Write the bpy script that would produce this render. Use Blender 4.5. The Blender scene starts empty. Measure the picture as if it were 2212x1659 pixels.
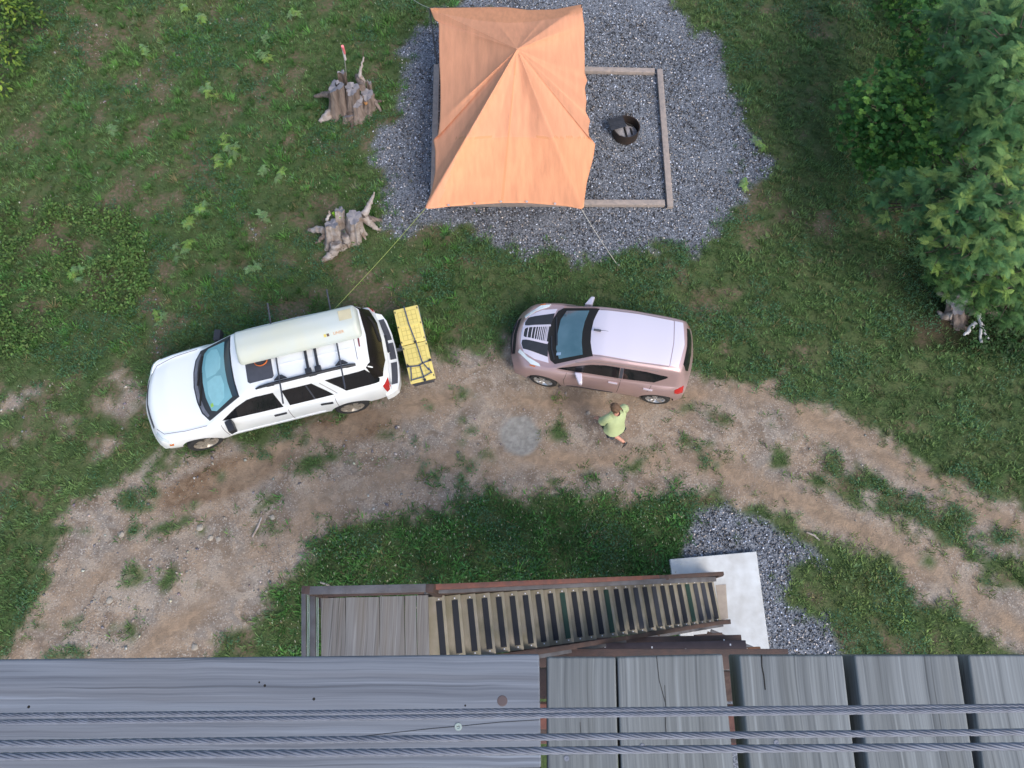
import bpy, bmesh, math, random
import numpy as np
from mathutils import Vector, Matrix
from mathutils.bvhtree import BVHTree
from mathutils.geometry import delaunay_2d_cdt
random.seed(7); rng = np.random.default_rng(11)
R = math.radians
scn = bpy.context.scene
col = scn.collection

# ------------------------------------------------------------ camera, sky, sun, exposure
TILT = R(19.3); CAM_Z = 16.0; FPX = 1580.0
cd = bpy.data.cameras.new('camera'); cam = bpy.data.objects.new('camera', cd); col.objects.link(cam)
cam.location = (0, 0, CAM_Z); cam.rotation_euler = (TILT, 0, 0)
cd.sensor_width = 36; cd.lens = 36 * FPX / 2212; cd.clip_start = 0.05; cd.clip_end = 2000
scn.camera = cam
w = bpy.data.worlds.new('World'); scn.world = w; w.use_nodes = True
nt = w.node_tree; sky = nt.nodes.new('ShaderNodeTexSky'); sky.sky_type = 'NISHITA'; sky.sun_disc = False
SUN_EL, SUN_AZ = R(46), R(140)          # azimuth clockwise from +Y (north)
sky.sun_elevation = SUN_EL; sky.sun_rotation = SUN_AZ; sky.air_density = 1.3; sky.dust_density = 3.0
bg = nt.nodes['Background']; nt.links.new(sky.outputs[0], bg.inputs[0]); bg.inputs[1].default_value = 0.14
sl = bpy.data.lights.new('sun', 'SUN'); sl.energy = 1.1; sl.angle = R(25); sl.color = (1, .93, .84)
so = bpy.data.objects.new('sun', sl); col.objects.link(so)
sd = Vector((math.sin(SUN_AZ) * math.cos(SUN_EL), math.cos(SUN_AZ) * math.cos(SUN_EL), math.sin(SUN_EL)))
so.rotation_euler = sd.to_track_quat('Z', 'Y').to_euler(); so.location = (30, -30, 40)
scn.view_settings.view_transform = 'Standard'; scn.view_settings.look = 'None'
scn.view_settings.gamma = 1; scn.view_settings.exposure = 0.80

# ------------------------------------------------------------ helpers
CT, ST = math.cos(TILT), math.sin(TILT)
def P(px, py, z=0.0):
    """where the sight line through a point of the photo (2212 wide) meets the height z"""
    cx = (px - 1106) / FPX; cy = -(py - 829.5) / FPX
    d = (cx, cy * CT + ST, cy * ST - CT); k = (z - CAM_Z) / d[2]
    return Vector((cx * k, d[1] * k, z))
def to_px(x, y, z=0.0):
    z = z - CAM_Z; u = y * CT + z * ST; d = y * ST - z * CT
    return 1106 + FPX * x / d, 829.5 - FPX * u / d

def tag(o, label=None, cat=None, group=None, kind=None):
    if label: o['label'] = label
    if cat: o['category'] = cat
    if group: o['group'] = group
    if kind: o['kind'] = kind
    return o
def empty(name, loc=(0, 0, 0), rz=0, label=None, cat=None, group=None):
    o = bpy.data.objects.new(name, None); col.objects.link(o); o.location = loc; o.rotation_euler = (0, 0, rz)
    o.empty_display_size = .2
    return tag(o, label, cat, group)
def copy_tree(o, parent=None):
    c = o.copy(); col.objects.link(c)
    if parent is not None: c.parent = parent
    for ch in [q for q in bpy.data.objects if q.parent == o]:
        copy_tree(ch, c)
    return c

class MB:
    def __init__(s): s.v = []; s.f = []
    def add(s, vs, fs):
        n = len(s.v); s.v += [tuple(p) for p in vs]; s.f += [tuple(i + n for i in f) for f in fs]; return s
    def box(s, c, size, rz=0, M=None, bev=0):
        hx, hy, hz = [q / 2 for q in size]
        vs = [Vector((x, y, z)) for z in (-hz, hz) for x, y in ((-hx, -hy), (hx, -hy), (hx, hy), (-hx, hy))]
        T = Matrix.Translation(Vector(c)) @ (M.to_4x4() if M is not None else Matrix.Rotation(rz, 4, 'Z'))
        fs = [(0, 3, 2, 1), (4, 5, 6, 7), (0, 1, 5, 4), (1, 2, 6, 5), (2, 3, 7, 6), (3, 0, 4, 7)]
        if bev:
            bm = bmesh.new(); bv = [bm.verts.new(v) for v in vs]
            for f in fs: bm.faces.new([bv[i] for i in f])
            bmesh.ops.bevel(bm, geom=bm.edges[:], offset=bev, segments=2, affect='EDGES', profile=.6)
            bm.verts.index_update(); vs = [v.co.copy() for v in bm.verts]; fs = [[v.index for v in f.verts] for f in bm.faces]; bm.free()
        return s.add([T @ v for v in vs], fs)
    def beam(s, a, b, wd, th, up=Vector((0, 0, 1)), bev=0):
        a, b = Vector(a), Vector(b); x = (b - a); L = x.length; x.normalize()
        y = up.cross(x); y.normalize(); z = x.cross(y)
        M = Matrix((x, y, z)).transposed()
        return s.box((a + b) / 2, (L, wd, th), M=M, bev=bev)
    def tube(s, pts, rad, n=8, cap=True):
        pts = [Vector(p) for p in pts]; m = len(pts)
        rad = rad if hasattr(rad, '__len__') else [rad] * m
        vs = []; prev = None
        for i, p in enumerate(pts):
            t = (pts[min(i + 1, m - 1)] - pts[max(i - 1, 0)]); t.normalize()
            if prev is None: a = t.orthogonal().normalized()
            else:
                a = prev - t * prev.dot(t); a.normalize()
            prev = a; b = t.cross(a)
            for k in range(n):
                q = 2 * math.pi * k / n; vs.append(p + (a * math.cos(q) + b * math.sin(q)) * rad[i])
        fs = [(i * n + k, i * n + (k + 1) % n, (i + 1) * n + (k + 1) % n, (i + 1) * n + k) for i in range(m - 1) for k in range(n)]
        if cap: fs += [tuple(range(n - 1, -1, -1)), tuple(range((m - 1) * n, m * n))]
        return s.add(vs, fs)
    def prism(s, poly, z0, z1):
        n = len(poly); vs = [(x, y, z0) for x, y in poly] + [(x, y, z1) for x, y in poly]
        return s.add(vs, [tuple(range(n - 1, -1, -1)), tuple(range(n, 2 * n))] + [(i, (i + 1) % n, n + (i + 1) % n, n + i) for i in range(n)])
    def lathe(s, prof, n=32, M=None, closed=False):
        """profile of (r, h) turned about local Z"""
        M = M or Matrix.Identity(4); m = len(prof); vs = []
        for r, h in prof:
            for k in range(n):
                q = 2 * math.pi * k / n; vs.append(M @ Vector((r * math.cos(q), r * math.sin(q), h)))
        fs = [(i * n + k, i * n + (k + 1) % n, (i + 1) * n + (k + 1) % n, (i + 1) * n + k) for i in range(m - 1) for k in range(n)]
        if closed: fs += [((m - 1) * n + k, (m - 1) * n + (k + 1) % n, (k + 1) % n, k) for k in range(n)]
        return s.add(vs, fs)
    def build(s, name, mat, parent=None, smooth=None, loc=None):
        me = bpy.data.meshes.new(name); me.from_pydata(s.v, [], s.f); me.update()
        return finish(name, me, mat, parent, smooth, loc)
def finish(name, me, mat, parent=None, smooth=None, loc=None):
    if smooth is not None:
        bm = bmesh.new(); bm.from_mesh(me)
        bmesh.ops.recalc_face_normals(bm, faces=bm.faces)
        for f in bm.faces: f.smooth = True
        for e in bm.edges:
            if len(e.link_faces) == 2 and e.calc_face_angle(0) > smooth: e.smooth = False
        bm.to_mesh(me); bm.free()
    if mat: me.materials.append(mat)
    o = bpy.data.objects.new(name, me); col.objects.link(o)
    if parent is not None: o.parent = parent
    if loc is not None: o.location = loc
    return o
def np_mesh(name, v, f, colr=None, mat=None, parent=None, extra=None):
    """v (n,3), f (m,k) uniform faces, colr (n,3)"""
    me = bpy.data.meshes.new(name); n, m, k = len(v), len(f), f.shape[1]
    me.vertices.add(n); me.vertices.foreach_set('co', np.ascontiguousarray(v, dtype=np.float32).ravel())
    me.loops.add(m * k); me.loops.foreach_set('vertex_index', np.ascontiguousarray(f, dtype=np.int32).ravel())
    me.polygons.add(m); me.polygons.foreach_set('loop_start', np.arange(0, m * k, k, dtype=np.int32))
    me.update(calc_edges=True)
    for nm, c in ([('Col', colr)] if colr is not None else []) + (extra or []):
        at = me.attributes.new(nm, 'FLOAT_COLOR', 'POINT')
        c4 = np.ones((n, 4), np.float32); c4[:, :3] = c; at.data.foreach_set('color', c4.ravel())
    if mat: me.materials.append(mat)
    o = bpy.data.objects.new(name, me); col.objects.link(o)
    if parent is not None: o.parent = parent
    return o
def rotm(yaw, pitch, roll):
    cy, sy, cp, sp, cr, sr = np.cos(yaw), np.sin(yaw), np.cos(pitch), np.sin(pitch), np.cos(roll), np.sin(roll)
    return np.stack([np.stack([cy * cp, cy * sp * sr - sy * cr, cy * sp * cr + sy * sr], -1),
                     np.stack([sy * cp, sy * sp * sr + cy * cr, sy * sp * cr - cy * sr], -1),
                     np.stack([-sp, cp * sr, cp * cr], -1)], 1)
def spread(tv, tf, rot, loc, scale, colr):
    """copies of one small template merged into one array mesh"""
    N, n = len(loc), len(tv)
    sc = scale[:, None, None] if scale.ndim == 1 else scale[:, None, :]
    v = np.einsum('nij,nkj->nki', rot, tv[None] * sc) + loc[:, None, :]
    f = tf[None] + (np.arange(N) * n)[:, None, None]
    c = np.repeat(colr, n, axis=0)
    return v.reshape(-1, 3), f.reshape(-1, tf.shape[1]), c
# value noise
def vnoise(x, y, seed=0):
    r = np.random.default_rng(seed).random((256, 256))
    xi = np.floor(x).astype(int); yi = np.floor(y).astype(int); fx = x - xi; fy = y - yi
    fx = fx * fx * (3 - 2 * fx); fy = fy * fy * (3 - 2 * fy)
    g = lambda a, b: r[a % 256, b % 256]
    return (g(xi, yi) * (1 - fx) + g(xi + 1, yi) * fx) * (1 - fy) + (g(xi, yi + 1) * (1 - fx) + g(xi + 1, yi + 1) * fx) * fy
def fbm(x, y, s, o=4, seed=0):
    a, t, n = .5, 0, 0
    for i in range(o):
        t = t + a * vnoise(x / s * 2 ** i + 17.3 * i + 100, y / s * 2 ** i + 9.1 * i + 100, seed + i); n += a; a *= .5
    return t / n
def in_poly(px, py, poly):
    r = np.zeros(px.shape, bool); n = len(poly)
    for i in range(n):
        x0, y0 = poly[i]; x1, y1 = poly[(i + 1) % n]
        if y0 == y1: continue
        r ^= ((y0 > py) != (y1 > py)) & (px < (x1 - x0) * (py - y0) / (y1 - y0) + x0)
    return r

# ------------------------------------------------------------ materials
MATS = {}
def mat(name, c, rough=.6, metal=0, var=0, vs=8, c2=None, bump=0, bs=40, coat=0, stretch=None, spec=.5, attr=False, trans=0, aniso_noise=None):
    if name in MATS: return MATS[name]
    m = bpy.data.materials.new(name); m.use_nodes = True; t = m.node_tree; N = t.nodes; L = t.links
    b = N['Principled BSDF']; b.inputs['Roughness'].default_value = rough; b.inputs['Metallic'].default_value = metal
    b.inputs['Base Color'].default_value = (*c, 1); b.inputs['Coat Weight'].default_value = coat; b.inputs['Coat Roughness'].default_value = .06
    b.inputs['Specular IOR Level'].default_value = spec
    tc = N.new('ShaderNodeTexCoord'); mp = N.new('ShaderNodeMapping'); L.new(tc.outputs['Object'], mp.inputs[0])
    if stretch: mp.inputs['Scale'].default_value = stretch
    out = None
    if attr:
        a = N.new('ShaderNodeAttribute'); a.attribute_name = 'Col'; out = a.outputs['Color']
    if var or c2:
        n = N.new('ShaderNodeTexNoise'); n.inputs['Scale'].default_value = vs; n.inputs['Detail'].default_value = 6; L.new(mp.outputs[0], n.inputs[0])
        mx = N.new('ShaderNodeMix'); mx.data_type = 'RGBA'
        r = N.new('ShaderNodeMapRange'); r.inputs[1].default_value = .3; r.inputs[2].default_value = .7; L.new(n.outputs[0], r.inputs[0]); L.new(r.outputs[0], mx.inputs[0])
        if out is not None:
            mx.blend_type = 'MULTIPLY'; L.new(out, mx.inputs[6]); mx.inputs[7].default_value = (1 - var, 1 - var, 1 - var, 1)
        else:
            k = c2 or tuple(q * (1 - var) for q in c); mx.inputs[6].default_value = (*c, 1); mx.inputs[7].default_value = (*k, 1)
        out = mx.outputs[2]
    if out is not None: L.new(out, b.inputs['Base Color'])
    if bump:
        n = N.new('ShaderNodeTexNoise'); n.inputs['Scale'].default_value = bs; n.inputs['Detail'].default_value = 5; L.new(mp.outputs[0], n.inputs[0])
        bp = N.new('ShaderNodeBump'); bp.inputs['Strength'].default_value = bump; bp.inputs['Distance'].default_value = .02
        L.new(n.outputs[0], bp.inputs['Height']); L.new(bp.outputs[0], b.inputs['Normal'])
    if trans:
        tr = N.new('ShaderNodeBsdfTranslucent'); ms = N.new('ShaderNodeMixShader'); ms.inputs[0].default_value = trans
        if out is not None: L.new(out, tr.inputs[0])
        else: tr.inputs[0].default_value = (*c, 1)
        L.new(b.outputs[0], ms.inputs[1]); L.new(tr.outputs[0], ms.inputs[2]); L.new(ms.outputs[0], N['Material Output'].inputs[0])
    MATS[name] = m; return m
def weathered(name, axis, base=(.18, .205, .25), dark=(.088, .10, .128), warm=(.15, .155, .175), s=1.0, k=1.0):
    """grey weathered timber with grain lines, soft bands, knots and checks running along one axis"""
    m = bpy.data.materials.new(name); m.use_nodes = True; t = m.node_tree; N = t.nodes; L = t.links; b = N['Principled BSDF']
    b.inputs['Roughness'].default_value = .8; b.inputs['Specular IOR Level'].default_value = .25
    tc = N.new('ShaderNodeTexCoord')
    oi = N.new('ShaderNodeObjectInfo')
    ad = N.new('ShaderNodeVectorMath'); ad.operation = 'ADD'; cm = N.new('ShaderNodeCombineXYZ')
    sc = N.new('ShaderNodeMath'); sc.operation = 'MULTIPLY'; sc.inputs[1].default_value = 37; L.new(oi.outputs['Random'], sc.inputs[0])
    L.new(sc.outputs[0], cm.inputs[0]); L.new(sc.outputs[0], cm.inputs[1]); L.new(cm.outputs[0], ad.inputs[1])
    wn = N.new('ShaderNodeTexNoise'); wn.inputs['Scale'].default_value = 4 * s; wn.inputs['Detail'].default_value = 2; L.new(tc.outputs['Object'], wn.inputs[0])
    wm = N.new('ShaderNodeVectorMath'); wm.operation = 'MULTIPLY_ADD'; wm.inputs[1].default_value = (0, .016 / s, 0) if axis == 'X' else (.016 / s, 0, 0); L.new(wn.outputs[1], wm.inputs[0]); L.new(tc.outputs['Object'], wm.inputs[2]); L.new(wm.outputs[0], ad.inputs[0])
    def noise(sx, sy, scale, detail=4, dist=0):
        mp = N.new('ShaderNodeMapping'); mp.inputs['Scale'].default_value = (sx, sy, sy) if axis == 'X' else (sy, sx, sy)
        L.new(ad.outputs[0], mp.inputs[0]); n = N.new('ShaderNodeTexNoise'); n.inputs['Scale'].default_value = scale * s
        n.inputs['Detail'].default_value = detail; n.inputs['Distortion'].default_value = dist; L.new(mp.outputs[0], n.inputs[0]); return n.outputs[0]
    def ramp(x, a, bb, lo=0, hi=1):
        r = N.new('ShaderNodeMapRange'); r.inputs[1].default_value = a; r.inputs[2].default_value = bb; r.inputs[3].default_value = lo; r.inputs[4].default_value = hi; L.new(x, r.inputs[0]); return r.outputs[0]
    def mix(f, a, c, mode='MIX'):
        x = N.new('ShaderNodeMix'); x.data_type = 'RGBA'; x.blend_type = mode
        if isinstance(f, float): x.inputs[0].default_value = f
        else: L.new(f, x.inputs[0])
        for i, q in ((6, a), (7, c)):
            if isinstance(q, tuple): x.inputs[i].default_value = (*q, 1)
            else: L.new(q, x.inputs[i])
        return x.outputs[2]
    bands = ramp(noise(.09, 2.2, 6, 4, .8), .42, .58); fine = ramp(noise(.05, 3, 28, 5, .2), .35, .68); vf = ramp(noise(.03, 3, 90, 3), .4, .6)
    c = mix(bands, base, warm); c = mix(ramp(noise(.07, 1.6, 8, 4, 1.2), .48, .66, 0, .85), c, dark)
    c = mix(0.5, c, mix(fine, dark, tuple(q * 1.18 for q in base))); c = mix(ramp(noise(.02, 2.0, 40, 6), .60, .68, 0, .6), c, tuple(q * 1.45 for q in base)); c = mix(ramp(noise(.02, 2.4, 44, 6), .60, .67, 0, .7), c, tuple(q * .45 for q in dark)); c = mix(0.22, c, mix(vf, dark, base))
    ck = ramp(noise(.035, 1.0, 13, 2, .3), .700, .712); c = mix(ck, c, (.03, .03, .035))
    blot = ramp(noise(.6, .6, 3.5, 3), .55, .75, 0, .35); c = mix(blot, c, warm)
    L.new(c, b.inputs['Base Color'])
    bp = N.new('ShaderNodeBump'); bp.inputs['Strength'].default_value = .35; bp.inputs['Distance'].default_value = .003; L.new(noise(.05, 3, 28, 5, .2), bp.inputs['Height']); L.new(bp.outputs[0], b.inputs['Normal'])
    MATS[name] = m; return m
M = dict(
    white=mat('white_paint', (.80, .83, .86), .28, coat=.4), pink=mat('rose_paint', (.47, .33, .335), .34, metal=.45, coat=.6),
    lilac=mat('sky_lit_rose_paint', (.66, .62, .72), .3, metal=.2, coat=.5),  # lit copy of the rose paint: light on the upper faces put into colour
    glass=mat('dark_glass', (.012, .013, .016), .05, spec=.6), rglass=mat('brown_glass', (.014, .012, .011), .2, spec=.3),
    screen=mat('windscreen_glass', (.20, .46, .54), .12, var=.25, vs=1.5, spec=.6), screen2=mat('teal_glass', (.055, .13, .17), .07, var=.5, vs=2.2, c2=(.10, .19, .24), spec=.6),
    band=mat('tint_band', (.015, .03, .05), .1), black=mat('black_plastic', (.025, .027, .035), .5, var=.2), dark=mat('dark_grey_plastic', (.06, .065, .085), .6, var=.2),
    seam=mat('panel_gap', (.05, .05, .055), .7), seam2=mat('soft_gap', (.22, .2, .22), .7), tyre=mat('tyre_rubber', (.022, .022, .024), .85, bump=.2, bs=60), rim=mat('alloy', (.55, .56, .58), .3, metal=.8),
    rim2=mat('tan_alloy', (.42, .38, .33), .4, metal=.5), well=mat('wheel_well', (.012, .012, .013), .9), red=mat('red_lens', (.42, .02, .02), .15, coat=.5), lamp=mat('clear_lens', (.62, .70, .74), .12, coat=.8),
    amber=mat('amber_lens', (.55, .16, .03), .2), chrome=mat('chrome', (.7, .7, .72), .2, metal=1), cream=mat('cream_plastic', (.60, .62, .52), .4, c2=(.56, .62, .62), vs=1.4, trans=.1),
    yellow=mat('yellow_lid', (.76, .63, .19), .45, var=.18, vs=5, c2=(.68, .56, .19)), yellow2=mat('yellow_groove', (.52, .42, .12), .5), strap=mat('blue_strap', (.06, .08, .14), .7), rope_o=mat('orange_rope', (.55, .14, .03), .6), rope_y=mat('yellow_rope', (.26, .32, .09), .7), rope_w=mat('pale_rope', (.42, .42, .40), .7),
    tarp=mat('orange_canvas', (.82, .405, .245), .85, var=.12, vs=5, bump=.25, bs=22, stretch=(2.5, .35, 1), trans=.22, spec=.2), hem=mat('hem', (.6, .27, .13), .8), grommet=mat('grommet', (.7, .7, .7), .3, metal=.6),
    timber=mat('border_timber', (.36, .30, .27), .85, c2=(.25, .22, .21), vs=9, stretch=(1, 1, 1), bump=.3), lumber=mat('tan_treads', (.31, .275, .225), .85, c2=(.22, .20, .14), vs=4, bump=.2), mat_b=mat('grip_mat', (.022, .025, .034), .95, bump=.4, bs=200), mat_g=mat('grip_mat_green', (.022, .055, .045), .95, bump=.4, bs=200), mat_l=mat('grip_mat_grey', (.05, .055, .07), .95, bump=.4, bs=200),
    brown=mat('brown_stain', (.075, .042, .034), .7, c2=(.045, .03, .028), vs=7, bump=.3), redb=mat('red_brown_stain', (.17, .065, .05), .75, c2=(.10, .05, .045), vs=8, bump=.3), greyrail=mat('grey_rail', (.115, .115, .13), .7, c2=(.07, .065, .07), vs=5, bump=.3),
    bolt=mat('bolt', (.75, .75, .78), .35, metal=.4), steel=mat('steel_wire', (.165, .185, .24), .55, metal=.15, var=.3, vs=60), wire=mat('thin_wire', (.35, .42, .40), .4, metal=.5),
    iron=mat('burnt_steel', (.018, .014, .013), .75, c2=(.035, .02, .016), vs=9, bump=.3), ash=mat('ash', (.42, .41, .44), .95, c2=(.22, .21, .23), vs=9, bump=.6, bs=30), char=mat('charcoal', (.02, .018, .018), .9),
    concrete=mat('concrete', (.58, .61, .64), .85, c2=(.44, .45, .455), vs=3.5, bump=.25, bs=60), sand=mat('worn_concrete', (.36, .31, .26), .9, c2=(.29, .25, .22), vs=8),
    skin=mat('skin', (.52, .26, .19), .55), shirt=mat('lime_shirt', (.40, .47, .25), .85, var=.15, vs=6, bump=.2, bs=18), hair=mat('hair', (.16, .09, .05), .7, var=.4, vs=30), shorts=mat('dark_shorts', (.03, .035, .05), .8),
    bark=mat('bark', (.12, .09, .075), .9, c2=(.06, .045, .04), vs=12, bump=.6), dead=mat('dead_wood', (.25, .20, .18), .85, c2=(.10, .075, .065), vs=5, stretch=(3, 3, .5), bump=.6, bs=18), pale=mat('bleached_wood', (.42, .39, .385), .85, c2=(.19, .14, .11), vs=6, bump=.5, bs=20), cut=mat('cut_face', (.25, .24, .26), .85, c2=(.14, .14, .17), vs=5, bump=.4), warmw=mat('fresh_wood', (.42, .21, .08), .8, var=.4, vs=9), hollow=mat('hollow', (.01, .009, .008), 1),
    pinktape=mat('pink_tape', (.85, .22, .25), .5), whitetape=mat('white_tape', (.8, .72, .75), .5),
    leaf=mat('leaf', (1, 1, 1), .55, attr=True, var=.25, vs=3, trans=.25, spec=.25), grass=mat('grass_blades', (1, 1, 1), .6, attr=True, var=.3, vs=1.2, trans=.2, spec=.2), stone=mat('stones', (1, 1, 1), .8, attr=True, var=.25, vs=40),
)
M['deckX'] = weathered('deck_wood_long', 'X'); M['deckY'] = weathered('deck_wood_cross', 'Y', base=(.205, .225, .24), dark=(.075, .085, .096), warm=(.14, .15, .152))
M['landing'] = weathered('landing_wood', 'Y', base=(.23, .23, .235), dark=(.12, .11, .105), warm=(.185, .165, .145), s=.6)

# ------------------------------------------------------------ ground
GRAVEL = [(945, 60), (905, 80), (880, 130), (870, 200), (815, 285), (800, 335), (850, 400), (828, 440), (805, 500), (850, 520), (940, 500), (1000, 492), (1060, 528), (1130, 550), (1240, 562), (1330, 556), (1400, 528), (1500, 545), (1560, 490), (1602, 430), (1652, 380), (1642, 320), (1600, 225), (1560, 155), (1545, 100), (1495, 55), (1455, 0), (1430, -80), (1120, -80), (1060, 0), (960, 20)]
GRAVEL2 = [(1470, 1170), (1500, 1105), (1570, 1092), (1600, 1110), (1650, 1132), (1700, 1165), (1745, 1190), (1775, 1225), (1800, 1290), (1785, 1330), (1805, 1390), (1830, 1440), (1840, 1700), (1400, 1700), (1500, 1440), (1620, 1300), (1600, 1210), (1470, 1215)]
ISLE = [(1715, 1230), (1760, 1245), (1800, 1300), (1790, 1375), (1745, 1350), (1700, 1290)]
DIRT = [(430, 985), (350, 975), (250, 1030), (200, 1060), (110, 1120), (85, 1200), (100, 1262), (60, 1340), (15, 1425), (-60, 1600), (380, 1600), (460, 1425), (500, 1375), (560, 1320), (645, 1245), (665, 1175), (760, 1130), (900, 1105), (1000, 1062), (1100, 1052), (1200, 1062), (1300, 1085), (1450, 1078), (1560, 1085), (1680, 1110), (1740, 1160), (1850, 1190), (1930, 1215), (1990, 1290), (2060, 1330), (2130, 1390), (2260, 1480), (2500, 1600), (2700, 1400), (2400, 1190), (2212, 1105), (2100, 1058), (2000, 1010), (1900, 950), (1800, 895), (1720, 855), (1640, 825), (1500, 785), (1400, 765), (1110, 745), (950, 745), (900, 775), (860, 820), (600, 960)]
STRIP = [(1640, 945), (1700, 960), (1760, 955), (1860, 1015), (2000, 1065), (2150, 1165), (2300, 1230), (2400, 1420), (2212, 1300), (2100, 1262), (2000, 1210), (1900, 1155), (1800, 1090), (1720, 1035), (1665, 1000)]
BARE = [(-80, 930), (40, 850), (180, 820), (300, 800), (340, 880), (350, 980), (240, 1010), (150, 980), (20, 990)]
def pebble_area(x, y): pass
def masks(x, y):
    px, py = to_px(x, y); py0, px0 = py, px
    nx = (fbm(x, y, 1.1, 4, 3) - .5); ny = (fbm(x, y, 1.1, 4, 13) - .5)
    qx, qy = px + nx * 120, py + ny * 120
    n2 = (fbm(x, y, .3, 3, 17) - .5) * 70; n3 = (fbm(x, y, .3, 3, 19) - .5) * 70
    g = in_poly(px + nx * 45 + n2, py + ny * 45 + n3, GRAVEL) | (in_poly(px + nx * 50, py + ny * 50, GRAVEL2) & ~in_poly(qx, qy, ISLE))
    d = in_poly(px + nx * 70 + n2, py + ny * 70 + n3, DIRT) & ~(in_poly(qx, qy, STRIP) & (fbm(x, y, .3, 4, 21) > .46))
    tuft = fbm(x, y, .28, 2, 31); big = fbm(x, y, 1.3, 3, 35)
    d &= ~((tuft > .74) & (big > .52))
    for cx_, cy_, ax_, ay_, an_ in ((565, 1093, 48, 11, -.5), (695, 997, 52, 13, -.55), (845, 935, 32, 9, -.3), (358, 1268, 26, 24, 0), (285, 1062, 55, 26, -.5), (1212, 914, 24, 15, .3), (1062, 1048, 34, 14, 0), (1560, 905, 30, 12, .3), (1480, 960, 26, 9, .2), (390, 1120, 30, 12, -.5)):
        u_ = (qx - cx_) * math.cos(an_) + (qy - cy_) * math.sin(an_); v_ = -(qx - cx_) * math.sin(an_) + (qy - cy_) * math.cos(an_); d &= ~(((u_ / ax_) ** 2 + (v_ / ay_) ** 2 < 1) & (fbm(x, y, .22, 2, 29) > .38))
    # soil that shows through the thin lawn on the left and beside the track
    thin = .62 * fbm(x, y, .42, 4, 41) + .38 * fbm(x, y, 1.6, 3, 45)
    lawn = np.where((px < 940) & (py < 700), .56, .615); lawn = np.where((px > 1450) & (py < 700), .61, lawn)
    lawn = np.where(in_poly(qx, qy, BARE), .485, lawn); lawn = np.where((px > 640) & (py > 1020) & (px < 1480), .80, lawn)
    soil = (thin > lawn); d |= in_poly(qx, qy, BARE) & (thin > .56)
    e = ((px - 1121 + nx * 60) / 48) ** 2 + ((py - 936 + ny * 60) / 38) ** 2
    silt = np.clip(3.2 - 2.6 * e, 0, 1) * d
    wet = np.clip(1.9 - ((px - 480) / 120) ** 2 - ((py - 1035 + (px - 480) * .35) / 35) ** 2, 0, 1) + np.clip(1.6 - ((px - 760) / 90) ** 2 - ((py - 915) / 35) ** 2, 0, 1)
    return px, py, g, d & ~g, soil & ~g & ~d, silt, np.clip(wet, 0, 1) * d
def axis(lo, hi, st, far):
    a = np.arange(lo, hi + st, st); n = [lo - q for q in (60, 25, 10, 4, 1.5, .5)]; m = [hi + q for q in (.5, 1.5, 4, 10, 25, 60)]
    return np.array([lo - far] + n + list(a) + m + [hi + far])
X = axis(-17, 17, .075, 300); Y = axis(-4, 19, .075, 300); gx, gy = np.meshgrid(X, Y, indexing='ij'); gx = gx.ravel(); gy = gy.ravel()
px, py, mg, mdirt, msoil, msilt, mwet = masks(gx, gy)
inside = (abs(gx) < 17.2) & (gy > -4.2) & (gy < 19.2)
gz = (fbm(gx, gy, .9, 4, 51) - .5) * .05 * inside
e = ((px - 1118) / 60) ** 2 + ((py - 938) / 48) ** 2; gz -= .04 * np.clip(1 - e, 0, 1)
rut = np.exp(-((py - 1035 + (px - 480) * .45) / 16) ** 2) * np.exp(-((px - 520) / 130) ** 2); gz -= .05 * rut * (fbm(gx, gy, .5, 3, 77) + .3)
nY = len(Y); ii = (np.arange(len(X) - 1)[:, None] * nY + np.arange(nY - 1)[None]).ravel()
gf = np.stack([ii, ii + nY, ii + nY + 1, ii + 1], 1)
def soft(m):
    a = m.reshape(len(X), nY).astype(float)
    return ((a + np.roll(a, 1, 0) + np.roll(a, -1, 0) + np.roll(a, 1, 1) + np.roll(a, -1, 1)) / 5).ravel()
TRK = [[(-40, 1480), (150, 1300), (330, 1160), (480, 1050), (640, 960), (760, 910), (900, 880), (1050, 850)], [(250, 1480), (420, 1300), (560, 1180), (720, 1070), (900, 1010), (1150, 985), (1400, 995), (1560, 1010), (1700, 1075), (1850, 1140), (2000, 1225), (2260, 1400)], [(1100, 860), (1300, 880), (1500, 850), (1620, 850), (1760, 905), (1900, 980), (2050, 1060), (2260, 1180)]]
def track(px, py):
    t_ = np.zeros(len(px))
    for pl in TRK:
        dm = np.full(len(px), 1e9)
        for (ax_, ay_), (bx__, by__) in zip(pl[:-1], pl[1:]):
            dx, dy = bx__ - ax_, by__ - ay_; u = np.clip(((px - ax_) * dx + (py - ay_) * dy) / (dx * dx + dy * dy), 0, 1); dm = np.minimum(dm, np.hypot(px - ax_ - u * dx, py - ay_ - u * dy))
        t_ = np.maximum(t_, np.exp(-(dm / 26) ** 2))
    return t_
nx_ = (fbm(gx, gy, .8, 4, 3) - .5) * 50; trk = track(px + nx_, py + nx_) * mdirt * np.clip(fbm(gx, gy, 1.0, 3, 99) * 2.2 - .35, 0, 1)
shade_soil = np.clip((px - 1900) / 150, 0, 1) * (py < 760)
gm = bpy.data.materials.new('ground_cover'); gm.use_nodes = True; t = gm.node_tree; N = t.nodes; L = t.links; B = N['Principled BSDF']; B.inputs['Roughness'].default_value = .92; B.inputs['Specular IOR Level'].default_value = .2
tc = N.new('ShaderNodeTexCoord')
def nz(s, d=6, dist=0):
    n = N.new('ShaderNodeTexNoise'); n.inputs['Scale'].default_value = s; n.inputs['Detail'].default_value = d; n.inputs['Distortion'].default_value = dist; L.new(tc.outputs['Object'], n.inputs[0]); return n.outputs[0]
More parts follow.
